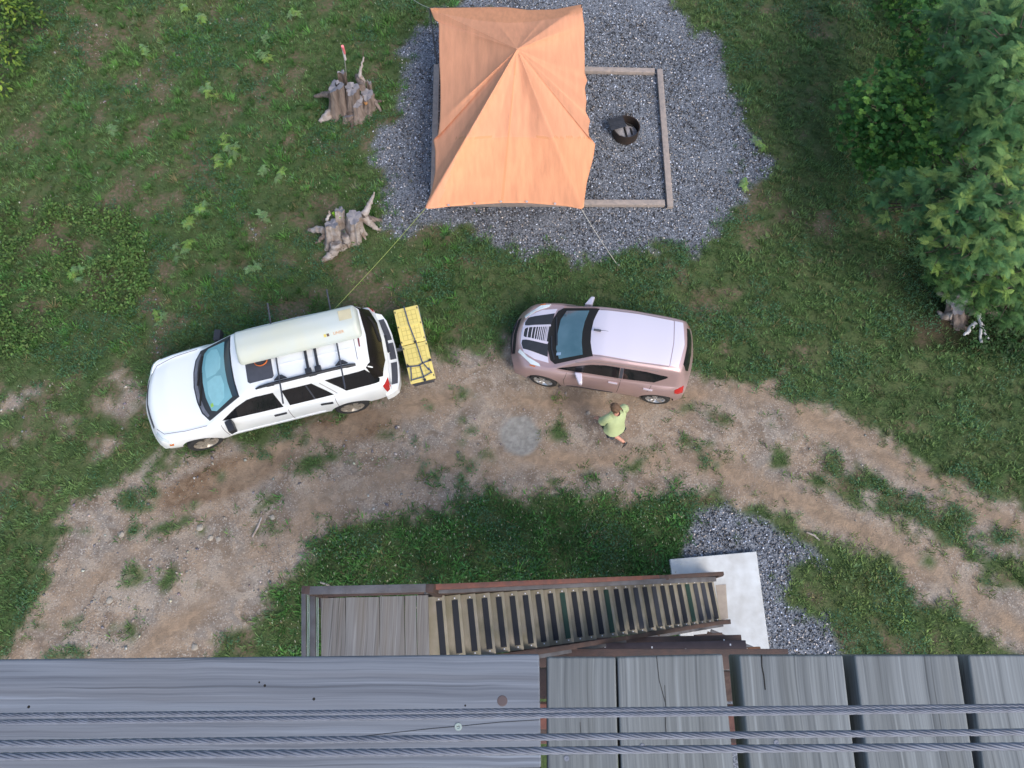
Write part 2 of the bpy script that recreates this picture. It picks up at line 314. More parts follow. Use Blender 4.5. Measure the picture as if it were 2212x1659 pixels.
def mr(x, a, b, lo=0, hi=1):
    r = N.new('ShaderNodeMapRange'); r.inputs[1].default_value = a; r.inputs[2].default_value = b; r.inputs[3].default_value = lo; r.inputs[4].default_value = hi; L.new(x, r.inputs[0]); return r.outputs[0]
def mx(f, a, b, mode='MIX'):
    x = N.new('ShaderNodeMix'); x.data_type = 'RGBA'; x.blend_type = mode
    if isinstance(f, float): x.inputs[0].default_value = f
    else: L.new(f, x.inputs[0])
    for i, q in ((6, a), (7, b)):
        if isinstance(q, tuple): x.inputs[i].default_value = (*q, 1)
        else: L.new(q, x.inputs[i])
    return x.outputs[2]
a1 = N.new('ShaderNodeAttribute'); a1.attribute_name = 'Col'; s1 = N.new('ShaderNodeSeparateColor'); L.new(a1.outputs['Color'], s1.inputs[0])
a2 = N.new('ShaderNodeAttribute'); a2.attribute_name = 'Mask'; s2 = N.new('ShaderNodeSeparateColor'); L.new(a2.outputs['Color'], s2.inputs[0])
turf = mx(mr(nz(1.6), .35, .65), (.055, .095, .035), (.10, .125, .055)); turf = mx(mr(nz(22), .35, .7, 0, .6), turf, (.03, .05, .016))
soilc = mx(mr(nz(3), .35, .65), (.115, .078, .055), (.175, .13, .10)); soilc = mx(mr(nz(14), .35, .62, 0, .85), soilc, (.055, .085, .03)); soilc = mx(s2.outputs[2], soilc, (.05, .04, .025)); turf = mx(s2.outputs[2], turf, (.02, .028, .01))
dirtc = mx(mr(nz(.8, 5, .5), .42, .58), (.27, .205, .155), (.225, .20, .18)); dirtc = mx(mr(nz(2.6, 8, .6), .48, .64, 0, .8), dirtc, (.36, .28, .21)); dirtc = mx(mr(nz(4, 8, 1.2), .54, .68, 0, .75), dirtc, (.13, .10, .08)); dirtc = mx(mr(nz(1.7, 8, .8), .52, .62, 0, .7), dirtc, (.14, .105, .08)); dirtc = mx(mr(nz(1.1, 8, 1.5), .55, .62, 0, .6), dirtc, (.38, .33, .28))
vo = N.new('ShaderNodeTexVoronoi'); vo.inputs['Scale'].default_value = 42; L.new(tc.outputs['Object'], vo.inputs[0]); sv = N.new('ShaderNodeSeparateColor'); L.new(vo.outputs['Color'], sv.inputs[0])
speck = mr(sv.outputs[0], .80, .98, 0, .75); dirtc = mx(speck, dirtc, (.44, .41, .38)); dirtc = mx(mr(sv.outputs[1], .82, 1, 0, .6), dirtc, (.08, .075, .075))
dirtc = mx(mr(nz(70, 3), .3, .7, 0, .45), dirtc, (.17, .14, .115)); dirtc = mx(s2.outputs[1], dirtc, mx(mr(nz(7, 5, .6), .4, .6), (.13, .085, .055), (.20, .14, .095)))
a3 = N.new('ShaderNodeAttribute'); a3.attribute_name = 'Track'; dirtc = mx(a3.outputs['Fac'], dirtc, mx(mr(nz(5, 8, .8), .38, .62), (.285, .21, .15), (.20, .15, .11)))
gravc = mx(mr(sv.outputs[2], 0, 1), (.05, .06, .08), (.24, .26, .30))
c = mx(s1.outputs[2], turf, soilc); c = mx(s1.outputs[1], c, dirtc); c = mx(s1.outputs[0], c, gravc); c = mx(s2.outputs[0], c, mx(mr(nz(9), .35, .65), (.19, .185, .175), (.265, .262, .25)))
L.new(c, B.inputs['Base Color'])
bp = N.new('ShaderNodeBump'); bp.inputs['Strength'].default_value = .7; bp.inputs['Distance'].default_value = .03; L.new(nz(26, 8), bp.inputs['Height']); L.new(bp.outputs[0], B.inputs['Normal'])
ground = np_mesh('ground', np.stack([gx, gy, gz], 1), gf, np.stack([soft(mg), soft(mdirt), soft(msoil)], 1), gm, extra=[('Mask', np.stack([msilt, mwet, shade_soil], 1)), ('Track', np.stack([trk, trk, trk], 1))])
tag(ground, kind='structure')
ground.data.polygons.foreach_set('use_smooth', np.ones(len(gf), bool))

# things that stand on the ground and keep grass away from under them (footprints in photo points)
SUVPOLY = [(320, 850), (330, 770), (460, 730), (790, 660), (860, 700), (865, 830), (700, 900), (470, 960), (340, 960)]
KIAPOLY = [(1105, 760), (1150, 660), (1300, 650), (1480, 700), (1485, 800), (1450, 850), (1150, 810)]
def scatter(density, x0=-16.5, x1=16.5, y0=-3, y1=21):
    n = int(density * (x1 - x0) * (y1 - y0)); return rng.uniform(x0, x1, n), rng.uniform(y0, y1, n)
def jitter_cols(n, base, amt): return np.clip(np.array(base)[None] * (1 + rng.uniform(-amt, amt, (n, 1))) * (1 + rng.uniform(-.12, .12, (n, 3))), 0, 1)

# grass blades: one template tuft of bent blades
def tuft(nb, h, spread_, wd, seed):
    r = np.random.default_rng(seed); v = []; f = []
    for i in range(nb):
        a = r.uniform(0, 6.28); rr = r.uniform(0, spread_); bx, by = rr * math.cos(a), rr * math.sin(a); hh = h * r.uniform(.55, 1.15); ln = r.uniform(.35, 1.1) * hh
        dx, dy = math.cos(a + r.uniform(-.6, .6)), math.sin(a + r.uniform(-.6, .6)); sx, sy = -dy * wd, dx * wd; n = len(v)
        v += [(bx - sx, by - sy, 0), (bx + sx, by + sy, 0), (bx + dx * ln * .45 + sx * .8, by + dy * ln * .45 + sy * .8, hh * .7), (bx + dx * ln * .45 - sx * .8, by + dy * ln * .45 - sy * .8, hh * .7), (bx + dx * ln, by + dy * ln, hh)]
        f += [(n, n + 1, n + 2), (n, n + 2, n + 3), (n + 3, n + 2, n + 4)]
    return np.array(v), np.array(f)
def vis(px, py): return (px > -60) & (px < 2270) & (py > -190) & (py < 1440)
def grass_layer(density, tv, tf, sel, base, smin, smax, tall=None):
    x, y = scatter(density); px, py, g, d, s, si, we = masks(x + rng.normal(0, .13, len(x)), y + rng.normal(0, .13, len(x))); px, py = to_px(x, y)
    k = sel(x, y, px, py, g, d, s) & vis(px, py) & ~in_poly(px, py, [(1150, 700), (1440, 720), (1440, 820), (1150, 790)]) & ~in_poly(px, py, [(1447, 1208), (1634, 1191), (1700, 1500), (1447, 1500)])
    x, y, px, py = x[k], y[k], px[k], py[k]; n = len(x)
    tone = fbm(x, y, 1.7, 3, 61)[:, None]; t2 = fbm(x, y, .35, 3, 67)[:, None]
    cc = np.array(base[0])[None] * (1 - tone) + np.array(base[1])[None] * tone
    yel = np.clip((px - 1500) / 500, 0, 1)[:, None] * np.clip((py - 900) / 300, 0, 1)[:, None]; cc = cc * (1 + yel * np.array([[.55, .25, .2]])); cc = cc * (.55 + .9 * t2) * (1 + rng.uniform(-.3, .35, (n, 1)))
    dry = rng.random(n) < .04; cc[dry] = np.array([.22, .20, .10])
    cool = rng.random(n) < .10; cc[cool] *= np.array([1.0, 1.1, 1.5])
    sc = rng.uniform(smin, smax, n) * (.7 + .6 * t2[:, 0])
    return spread(tv, tf, rotm(rng.uniform(0, 6.28, n), rng.normal(0, .15, n), rng.normal(0, .15, n)), np.stack([x, y, np.full(n, -.01)], 1), sc, cc)
tv1, tf1 = tuft(9, .075, .05, .0055, 1); tv2, tf2 = tuft(16, .15, .06, .007, 2)
def merge(parts):
    v, f, c, o = [], [], [], 0
    for a, b, d in parts: v.append(a); f.append(b + o); c.append(d); o += len(a)
    return np.concatenate(v), np.concatenate(f), np.concatenate(c)
GA, GB = (.070, .165, .054), (.145, .22, .08)
lawnsel = lambda x, y, px, py, g, d, s: ~g & ~d & ~s
parts = [grass_layer(120, tv1, tf1, lawnsel, (GA, GB), .8, 1.5),
         grass_layer(14, tv2, tf2, lambda x, y, px, py, g, d, s: ~g & ~d & ~s & (px < 1000) & (py < 760) & (fbm(x, y, .6, 3, 71) > .45), ((.06, .175, .04), (.10, .22, .05)), .8, 1.35),
         grass_layer(60, tv1, tf1, lambda x, y, px, py, g, d, s: ~g & ~d & (px > 600) & (px < 1500) & (py > 1020), ((.05, .17, .045), (.09, .215, .05)), 1.0, 1.9),
         grass_layer(30, tv1, tf1, lambda x, y, px, py, g, d, s: (s & (fbm(x, y, .25, 2, 79) > .45)) | (d & (px > 1150) & (fbm(x, y, .35, 2, 73) > .70)), ((.08, .165, .045), (.13, .19, .055)), .8, 1.2),
         grass_layer(6, tv2, tf2, lambda x, y, px, py, g, d, s: g & ((px < 900) | (px > 1570)) & (fbm(x, y, .5, 2, 23) > .5), ((.05, .12, .03), (.08, .15, .03)), .5, .9)]
v, f, c_ = merge(parts); tag(np_mesh('grass', v, f, c_, M['grass']), 'short patchy green grass growing round the gravel and the dirt track', 'grass', kind='stuff')
# pale seed heads in the deep grass before the staircase
x, y = scatter(30); px, py, g, d, s, _, _ = masks(x, y); k = ~g & ~d & (((px > 560) & (px < 1480) & (py > 1040) & (py < 1420)) | ((px < 900) & (py < 900) & (rng.random(len(x)) < .12)))
x, y = x[k], y[k]; n = len(x); tv = np.array([(-.006, 0, 0), (.006, 0, 0), (.005, .004, .04), (-.005, .004, .04)]); v, f, c_ = spread(tv, np.array([[0, 1, 2, 3]]), rotm(rng.uniform(-.5, .5, n), rng.normal(0, .3, n), rng.normal(-.8, .4, n)), np.stack([x, y, rng.uniform(.10, .16, n)], 1), rng.uniform(.6, 1.2, n), jitter_cols(n, (.42, .46, .33), .2))
tag(np_mesh('grass_seed_heads', v, f, c_, M['leaf']), 'tiny pale seed heads sprinkled over the deep grass', 'seed heads', kind='stuff')
# clover and creeping leaves in the lawn
lv = np.array([(0, 0, 0), (.022, .012, .008), (.045, 0, .0), (.022, -.012, .008)]); lf = np.array([[0, 1, 2, 3]])
x, y = scatter(150); px, py, g, d, s, _, _ = masks(x, y); b_ = fbm(x, y, 1.0, 3, 83)
wl = in_poly(px, py, [(-60, 470), (150, 440), (300, 470), (330, 620), (270, 680), (150, 660), (60, 780), (-60, 800)])
k = ~g & ~d & vis(px, py) & ((b_ > .60) | (wl & (fbm(x, y, .4, 3, 87) > .50) & (rng.random(len(x)) < .6))); x, y, wl = x[k], y[k], wl[k]
rep = np.where(wl, 7, 4); x = np.repeat(x, rep) + rng.normal(0, .05, rep.sum()); y = np.repeat(y, rep) + rng.normal(0, .05, rep.sum()); wl = np.repeat(wl, rep); n = len(x)
cc = np.where(wl[:, None], jitter_cols(n, (.11, .20, .055), .45), jitter_cols(n, (.07, .17, .085), .35))
v, f, c_ = spread(lv, lf, rotm(rng.uniform(0, 6.28, n), rng.normal(0, .4, n), rng.normal(0, .4, n)), np.stack([x, y, rng.uniform(.04, .12, n) * (1 + wl)], 1), np.where(wl, rng.uniform(1.0, 2.4, n), rng.uniform(.6, 1.3, n)), cc)
tag(np_mesh('ground_cover_leaves', v, f, c_, M['leaf']), 'small clover and creeping leaves mixed into the lawn', 'ground cover', kind='stuff')

# stones
ov = np.array([(1, 0, 0), (-.9, .2, 0), (.1, 1, .1), (0, -.9, 0), (.1, 0, .8), (0, .1, -.5)]); of = np.array([(0, 2, 4), (2, 1, 4), (1, 3, 4), (3, 0, 4), (2, 0, 5), (1, 2, 5), (3, 1, 5), (0, 3, 5)])
def stones(x, y, size, colr, z=.0):
    n = len(x); sc = size[:, None] * rng.uniform(.6, 1.2, (n, 3)) * np.array([[1, .75, .6]])
    return spread(ov, of, rotm(rng.uniform(0, 6.28, n), rng.normal(0, .35, n), rng.normal(0, .35, n)), np.stack([x, y, z + size * .25], 1), sc, colr)
x, y = scatter(560, -4.5, 8.5, -2.5, 18); px, py, g, d, s, _, _ = masks(x, y); px, py, g, d, s, _, _ = masks(x + rng.normal(0, .09, len(x)), y + rng.normal(0, .09, len(x))); k = g & vis(px, py); x, y = x[k], y[k]; n = len(x)
lum = rng.choice([.04, .10, .20, .38, .66], n, p=[.25, .24, .23, .18, .10]) * rng.uniform(.75, 1.3, n)
cc = lum[:, None] * np.where(rng.random(n)[:, None] < .25, np.array([[1.1, 1.0, .95]]), np.array([[.88, .97, 1.18]]))
x2, y2 = scatter(22, -4.5, 8.5, 3, 18); px, py, g, d, s, _, _ = masks(x2, y2)
v, f, c_ = spread(ov, of, rotm(rng.uniform(0, 6.28, n), rng.normal(0, .35, n), rng.normal(0, .35, n)), np.stack([x, y, rng.uniform(0, .012, n)], 1), rng.uniform(.010, .031, n)[:, None] * rng.uniform(.7, 1.3, (n, 3)), cc)
tag(np_mesh('gravel', v, f, c_, M['stone']), 'blue grey crushed stone laid round the fire pit and the concrete pad', 'gravel', kind='stuff')
x, y = scatter(110); px, py, g, d, s, si, we = masks(x, y); dens = fbm(x, y, 1.2, 3, 91)
grit = in_poly(px, py, [(850, 980), (1000, 930), (1500, 960), (1560, 1090), (1300, 1080), (1000, 1060), (850, 1100)]) | in_poly(px, py, [(1100, 830), (1400, 880), (1300, 960), (1080, 880)]) | in_poly(px, py, [(2000, 1040), (2212, 1130), (2212, 1200), (1950, 1060)])
k = (d & (si < .2) & (track(px, py) < rng.random(len(px)) * .9 + .1) & ((dens > .46) | grit)) | (s & (dens > .6)); x, y, px, grit, si = x[k], y[k], px[k], grit[k], si[k]; n = len(x)
big = rng.random(n) < np.where(px < 900, .07, .015); size = np.where(big, rng.uniform(.025, .06, n), rng.uniform(.006, .019, n)) * np.where(px < 900, 1.1, .85)
cc = jitter_cols(n, (.40, .37, .34), .45); gk = rng.random(n) < .45; cc[gk] = jitter_cols(gk.sum(), (.20, .19, .20), .4)
v, f, c_ = stones(x, y, size, cc)
tag(np_mesh('pebbles', v, f, c_, M['stone']), 'loose pale pebbles scattered over the dirt track', 'pebbles', kind='stuff')

# ------------------------------------------------------------ cars
def chaikin(p, it=2):
    for _ in range(it):
        q = [p[0]]
        for a, b in zip(p[:-1], p[1:]): q += [a * .75 + b * .25, a * .25 + b * .75]
        q.append(p[-1]); p = q
    return p
class Car:
    def __init__(s, root, tab, paint, wheels, rw, halfw, archz=.12):
        T = np.array(tab); xs = np.arange(T[0, 0], T[-1, 0] + 1e-6, .02)
        cols = [np.interp(xs, T[:, 0], T[:, i]) for i in range(1, T.shape[1])]
        kw = np.ones(7) / 7; cols = [np.convolve(np.pad(c, 3, mode='edge'), kw, 'valid') for c in cols]
        W, zb, Wg, Wr, Zr, bow, zs = cols; rings = []
        for i, x in enumerate(xs):
            fl = sum(math.exp(-((x - wx) / .42) ** 4) for wx in wheels) * .03
            w_ = W[i] + fl; top = Zr[i] - zb[i]; ze = zb[i] + top * .86
            pts = [(w_ - .10, zs[i]), (w_ - .02, zs[i] + .03), (w_, zs[i] + .16), (w_ + .01, zb[i] - .32), (w_ - .015, zb[i] - .10), (W[i] - .05, zb[i] - .01), (Wg[i], zb[i] + .015), (Wr[i] + .02, ze - .02), (Wr[i] - .03, Zr[i] - .035), (Wr[i] - .22, Zr[i] - .006), (Wr[i] * .3, Zr[i] + .012), (0, Zr[i] + .015)]
            q = chaikin([Vector(p) for p in pts], 2)
            half = [(x - bow[i] * (p.x / halfw) ** 2, p.x, p.y) for p in q]
            rings.append(half + [(a, -b, c) for a, b, c in reversed(half[:-1])])
        n = len(rings[0]); vs = [p for r in rings for p in r]
        fs = [(i * n + k, i * n + (k + 1) % n, (i + 1) * n + (k + 1) % n, (i + 1) * n + k) for i in range(len(rings) - 1) for k in range(n)]
        fs += [tuple(range(n)), tuple(range((len(rings) - 1) * n, len(rings) * n))[::-1]]
        me = bpy.data.meshes.new('body'); me.from_pydata(vs, [], fs); me.update()
        bm = bmesh.new(); bm.from_mesh(me); bmesh.ops.recalc_face_normals(bm, faces=bm.faces); bm.to_mesh(me)
        s.bvh = BVHTree.FromBMesh(bm); bm.free(); s.root = root
        s.body = finish('body', me, paint, root)
        cut = MB()
        for wx in wheels:
            for sy in (1, -1):
                cut.lathe([(0, 0), (rw, 0), (rw, .5), (0, .5)], 40, Matrix.Translation((wx, sy * halfw * .74, archz + rw * .62)) @ Matrix.Rotation(-sy * math.pi / 2, 4, 'X'))
        co = cut.build('cutter', M['well']); bpy.context.view_layer.update()
        cm = co.data; b2 = bmesh.new(); b2.from_mesh(cm); bmesh.ops.remove_doubles(b2, verts=b2.verts, dist=1e-5); bmesh.ops.recalc_face_normals(b2, faces=b2.faces); b2.to_mesh(cm); b2.free()
        s.body.data.materials.append(M['well'])
        md = s.body.modifiers.new('arch', 'BOOLEAN'); md.operation = 'DIFFERENCE'; md.object = co; md.solver = 'EXACT'; md.material_mode = 'TRANSFER'
        co.matrix_world = root.matrix_world.copy() if False else co.matrix_world
        par = s.body.parent; s.body.parent = None; bpy.context.view_layer.update()
        dg = bpy.context.evaluated_depsgraph_get(); nm = bpy.data.meshes.new_from_object(s.body.evaluated_get(dg)); s.body.modifiers.clear(); old = s.body.data; s.body.data = nm
        s.body.parent = par; bpy.data.objects.remove(co); bpy.data.meshes.remove(old); nm.name = 'body'
        bm = bmesh.new(); bm.from_mesh(nm)
        for f in bm.faces: f.smooth = True
        for e in bm.edges:
            if len(e.link_faces) == 2 and e.calc_face_angle(0) > R(38): e.smooth = False
        bm.to_mesh(nm); bm.free()
    def hit(s, u, v, ax):
        if ax == 'z': o, d = Vector((u, v, 4)), Vector((0, 0, -1))
        elif ax == 'y': o, d = Vector((u, 3, v)), Vector((0, -1, 0))
        elif ax == '-y': o, d = Vector((u, -3, v)), Vector((0, 1, 0))
        elif ax == 'x': o, d = Vector((5, u, v)), Vector((-1, 0, 0))
        else: o, d = Vector((-5, u, v)), Vector((1, 0, 0))
        h = s.bvh.ray_cast(o, d); return (h[0], h[1]) if h[0] is not None else (None, None)
    def patch(s, name, poly, ax, m, off=.006, grid=.07, parent=None, lift=None):
        """a sheet cut to a plan or side outline and laid on the body with a turned-in edge"""
        pl = []
        for i, a in enumerate(poly):
            b = poly[(i + 1) % len(poly)]; k = max(1, int(math.dist(a, b) / grid)); pl += [Vector((a[0] + (b[0] - a[0]) * j / k, a[1] + (b[1] - a[1]) * j / k)) for j in range(k)]
        A = np.array([tuple(p) for p in pl]); x0, y0 = A.min(0); x1, y1 = A.max(0)
        g = [(x, y) for x in np.arange(x0 + grid / 2, x1, grid) for y in np.arange(y0 + grid / 2, y1, grid)]
        if g:
            G = np.array(g); ok = in_poly(G[:, 0], G[:, 1], [tuple(p) for p in pl]); dist = np.min(np.hypot(G[:, None, 0] - A[None, :, 0], G[:, None, 1] - A[None, :, 1]), 1)
            inner = [Vector(p) for p in G[ok & (dist > grid * .35)]]
        else: inner = []
        nb = len(pl); r = delaunay_2d_cdt(pl + inner, [(i, (i + 1) % nb) for i in range(nb)], [list(range(nb))], 1, 1e-6)
        vs = []; low = []
        for q in r[0]:
            h, nn = s.hit(q.x, q.y, ax)
            if h is None:
                h, nn = (vs[-1] if vs else Vector((0, 0, 0))), Vector((0, 0, 1))
            vs.append(h + nn * off); low.append(h - nn * .008)
        fs = [tuple(f) for f in r[2]]; mb = MB(); mb.add(vs, fs); cnt = {}
        for f in fs:
            for i in range(len(f)):
                e = (f[i], f[(i + 1) % len(f)]); cnt[frozenset(e)] = cnt.get(frozenset(e), []) + [e]
        n = len(vs); mb.v += [tuple(p) for p in low]
        for e in cnt.values():
            if len(e) == 1: a, b = e[0]; mb.f.append((b, a, a + n, b + n))
        return mb.build(name, m, parent or s.root, smooth=R(50))
    def strip(s, name, pts, wd, ax, m, off=.007, parent=None):
        L_ = []; Rr = []
        for i, p in enumerate(pts):
            a = pts[max(i - 1, 0)]; b = pts[min(i + 1, len(pts) - 1)]; d = Vector((b[0] - a[0], b[1] - a[1])).normalized(); nn = Vector((-d.y, d.x)) * wd / 2
            L_.append((p[0] + nn.x, p[1] + nn.y)); Rr.append((p[0] - nn.x, p[1] - nn.y))
        return s.patch(name, L_ + Rr[::-1], ax, m, off, .06, parent)
def both(fn):
    for sg, ax in ((1, 'y'), (-1, '-y')): fn(sg, ax)
def wheel(root, x, y, r, wd, spokes, rimmat, steer=0, sg=1):
    W_ = empty('wheel', (x, y, r), steer); W_.parent = root
    Rm = Matrix.Rotation(-sg * math.pi / 2, 4, 'X')
    MB().lathe([(r * .64, -wd / 2), (r * .9, -wd / 2), (r * .985, -wd * .38), (r, -wd * .2), (r, wd * .2), (r * .985, wd * .38), (r * .9, wd / 2), (r * .70, wd / 2), (r * .66, wd * .4), (r * .64, -wd / 2)], 40, Rm).build('tyre', M['tyre'], W_, smooth=R(40))
    k = MB().lathe([(r * .67, wd * .42), (r * .69, wd * .46), (r * .66, wd * .47), (r * .60, wd * .36), (r * .56, wd * .1)], 40, Rm); k.lathe([(0, wd * .40), (r * .12, wd * .42), (r * .16, wd * .36), (r * .18, wd * .1)], 20, Rm)
    for i in range(spokes):
        for dd in (-.13, .13):
            a = 2 * math.pi * i / spokes; p0 = Rm @ Vector((r * .13 * math.cos(a), r * .13 * math.sin(a), wd * .37)); p1 = Rm @ Vector((r * .63 * math.cos(a + dd), r * .63 * math.sin(a + dd), wd * .42)); k.beam(p0, p1, .045 * r / .35, .03, up=Rm @ Vector((0, 0, 1)))
    k.build('rim', rimmat, W_, smooth=R(35))
    MB().lathe([(0, wd * .05), (r * .6, wd * .05)], 30, Rm).build('brake_disc', M['well'], W_)

# ---- white SUV
def car_pose(zx, zy, k, fw, rw, off, rwz=.36):
    A = P(zx + k * fw[0], zy + k * fw[1], rwz); Bq = P(zx + k * rw[0], zy + k * rw[1], rwz); h = (A - Bq); h.z = 0; h.normalize(); l = Vector((-h.y, h.x, 0)); m_ = (A + Bq) / 2 + l * off; m_.z = 0
    return m_, math.atan2(h.y, h.x)
o_, hz = car_pose(278.7, 602, .3124, (540, 1135), (1540, 890), -.99)
suv = empty('suv', o_, hz, 'white four door SUV with roof bars, parked on the left beside the dirt track', 'car')
#        x     W    zb    Wg   Wr   Zr   bow   zs
tab = [(-2.72, .93, 1.00, .85, .62, 1.08, -.16, .42), (-2.70, .96, 1.16, .86, .66, 1.22, -.16, .40), (-2.66, .98, 1.18, .88, .70, 1.30, -.17, .40), (-2.50, 1.00, 1.18, .90, .715, 1.66, -.15, .40), (-2.36, 1.01, 1.18, .90, .715, 1.86, -.12, .40), (-2.15, 1.01, 1.18, .90, .73, 1.905, -.08, .40), (-1, 1.01, 1.18, .91, .745, 1.93, 0, .40), (0, 1.01, 1.17, .91, .745, 1.92, 0, .40), (.25, 1.01, 1.17, .91, .735, 1.89, .05, .40), (.42, 1.01, 1.16, .91, .74, 1.82, .08, .40), (1.36, 1.01, 1.12, .93, .86, 1.20, .25, .40), (1.48, 1.01, 1.11, .94, .88, 1.16, .25, .40), (2.1, 1.01, 1.05, .92, .84, 1.09, .24, .40), (2.45, .99, .98, .88, .76, 1.0, .24, .40), (2.58, .97, .88, .82, .66, .88, .25, .40), (2.65, .94, .74, .74, .5, .76, .26, .42), (2.68, .90, .66, .66, .4, .68, .27, .44)]
S = Car(suv, tab, M['white'], (1.64, -1.64), .45, 1.05)
S.patch('windscreen', [(1.46, 0), (1.43, .35), (1.36, .62), (1.22, .82), (1.08, .80), (.36, .70), (.40, .35), (.41, 0), (.40, -.35), (.36, -.70), (1.08, -.80), (1.22, -.82), (1.36, -.62), (1.43, -.35)], 'z', M['black'])
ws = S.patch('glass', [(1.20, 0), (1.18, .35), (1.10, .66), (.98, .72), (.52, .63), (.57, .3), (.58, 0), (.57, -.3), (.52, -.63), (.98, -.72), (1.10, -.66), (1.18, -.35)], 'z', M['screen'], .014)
S.patch('tint_band', [(.575, 0), (.565, .3), (.515, .63), (.385, .665), (.42, .35), (.43, 0), (.42, -.35), (.385, -.665), (.515, -.63), (.565, -.3)], 'z', M['band'], .015, parent=ws)
S.strip('wiper', [(1.36, .45), (1.26, .1), (1.20, -.22)], .03, 'z', M['well'], .03); S.strip('wiper', [(1.34, .0), (1.24, -.35), (1.15, -.62)], .03, 'z', M['well'], .03)
S.patch('inspection_sticker', [(1.02, .60), (1.02, .53), (1.09, .53), (1.09, .60)], 'z', mat('lime_sticker', (.3, .55, .1), .6), .02, parent=ws)
S.patch('cowl_panel', [(1.43, 0), (1.40, .33), (1.33, .6), (1.24, .74), (1.19, .72), (1.27, .55), (1.33, .3), (1.35, 0), (1.33, -.3), (1.27, -.55), (1.19, -.72), (1.24, -.74), (1.33, -.6), (1.40, -.33)], 'z', mat('cowl_grey', (.16, .17, .21), .6, var=.3), .010)
for sg in (1, -1): S.patch('sunshade', [(1.08, sg * .04), (1.10, sg * .3), (1.04, sg * .56), (.90, sg * .64), (.72, sg * .56), (.66, sg * .3), (.70, sg * .08), (.85, sg * .02)], 'z', mat('sunshade', (.27, .56, .63), .15, var=.1, spec=.6), .018, parent=ws)
for sg in (1, -1): S.strip('bonnet_gap', [(1.30, sg * .90), (1.8, sg * .88), (2.25, sg * .80), (2.42, sg * .62)], .012, 'z', M['seam2'], .004)
S.strip('grille_line', [(2.50, -.55), (2.585, 0), (2.50, .55)], .05, 'z', M['dark'], .008)
S.patch('sunroof', [(.11, -.02), (.12, .48), (.08, .52), (-.38, .52), (-.42, .48), (-.42, -.02), (-.38, -.06), (.07, -.06)], 'z', M['dark'], .008)
def side(sg, ax):
    S.patch('door_window', [(.95, 1.21), (.55, 1.52), (.25, 1.70), (.05, 1.75), (-.30, 1.75), (-.34, 1.21)], ax, M['glass'])
    S.patch('door_window', [(-.48, 1.21), (-.48, 1.75), (-1.10, 1.75), (-1.42, 1.21)], ax, M['glass'])
    S.strip('window_divider', [(-1.02, 1.22), (-.98, 1.74)], .03, ax, M['dark'], .012)
    S.patch('quarter_window', [(-1.70, 1.23), (-1.38, 1.74), (-2.22, 1.74), (-2.45, 1.30), (-2.42, 1.23)], ax, M['glass'])
    for a, b, cc in ((1.02, .62, 1.12), (-.41, .55, 1.18), (-1.42, .80, 1.18)): S.strip('door_gap', [(a, b), (a, cc)], .012, ax, M['seam2'], .004)
    S.strip('door_gap', [(-1.50, 1.22), (-1.25, 1.70)], .012, ax, M['seam2'], .004)
    S.strip('side_moulding', [(1.0, .60), (-1.1, .60)], .05, ax, M['white'], .015)
    for a in (-.22, -1.22):
        hnd = S.strip('door_handle', [(a + .13, 1.04), (a - .13, 1.04)], .045, ax, M['black'], .025)
    p, n_ = S.hit(.78, 1.16, ax); mm = MB(); mm.box((.80, sg * (abs(p.y) + .14), 1.18), (.15, .26, .20), rz=sg * .25, bev=.03); mm.box((.84, sg * (abs(p.y) + .02), 1.13), (.10, .12, .06), bev=.01); mm.build('wing_mirror', M['black'], suv, smooth=R(40))
    S.patch('tail_lamp', [(-2.50, .80), (-2.46, 1.12), (-2.52, 1.16), (-2.60, 1.14), (-2.60, .80)], ax, M['red'], .012)
    S.patch('indicator', [(2.27, .72), (2.18, .72), (2.15, .80), (2.24, .80)], ax, M['amber'], .012)
    S.strip('headlamp', [(2.18, sg * .97), (2.33, sg * .88), (2.44, sg * .70)], .05, 'z', M['lamp'], .012)
both(side)
rg = S.patch('rear_window', [(-2.36, .62), (-2.40, .0), (-2.36, -.62), (-2.26, -.72), (-2.35, -.84), (-2.52, -.80), (-2.635, -.45), (-2.655, 0), (-2.635, .45), (-2.52, .80), (-2.35, .84), (-2.26, .72)], 'z', M['rglass'], .010)
S.strip('rear_wiper', [(-2.62, .05), (-2.57, -.35), (-2.50, -.5)], .035, 'z', M['well'], .03, parent=rg)
S.strip('brake_light', [(-2.235, -.28), (-2.245, .0), (-2.235, .28)], .03, 'z', mat('brake_lens', (.18, .03, .05), .3), .012)
S.strip('roof_seam', [(-2.14, -.55), (-2.15, 0), (-2.14, .55)], .014, 'z', M['seam2'], .004)
for yy in (-.28, .0, .28): S.strip('roof_rib', [(-.52, yy), (-2.05, yy)], .03, 'z', M['white'], .012)
# rear bumper with dark step pad
bmp = MB(); bp_ = [(-2.60, 1.0), (-2.73, .93), (-2.81, .75), (-2.865, .4), (-2.88, 0), (-2.865, -.4), (-2.81, -.75), (-2.73, -.93), (-2.60, -1.0), (-2.45, -1.03), (-2.45, 1.03)]
bmp.prism(bp_, .40, .66); rb = bmp.build('rear_bumper', M['white'], suv, smooth=R(30))
for lo, hi in ((.30, .80), (-.18, .22), (-.80, -.26)):
    xs_ = np.linspace(lo, hi, 7); outer = [(-2.85 + .12 * (q / .9) ** 2.0, q) for q in xs_]; inner = [(-2.715 + .12 * (q / .9) ** 2, q) for q in xs_]
    MB().prism(outer + inner[::-1], .655, .675).build('step_pad', M['dark'], rb)
MB().box((-2.735, .0, .98), (.03, .32, .15), bev=.01).build('licence_plate', mat('plate', (.6, .63, .62), .4), suv)
MB().box((-2.74, .0, 1.08), (.06, .42, .05), bev=.01).build('plate_housing', M['black'], suv)
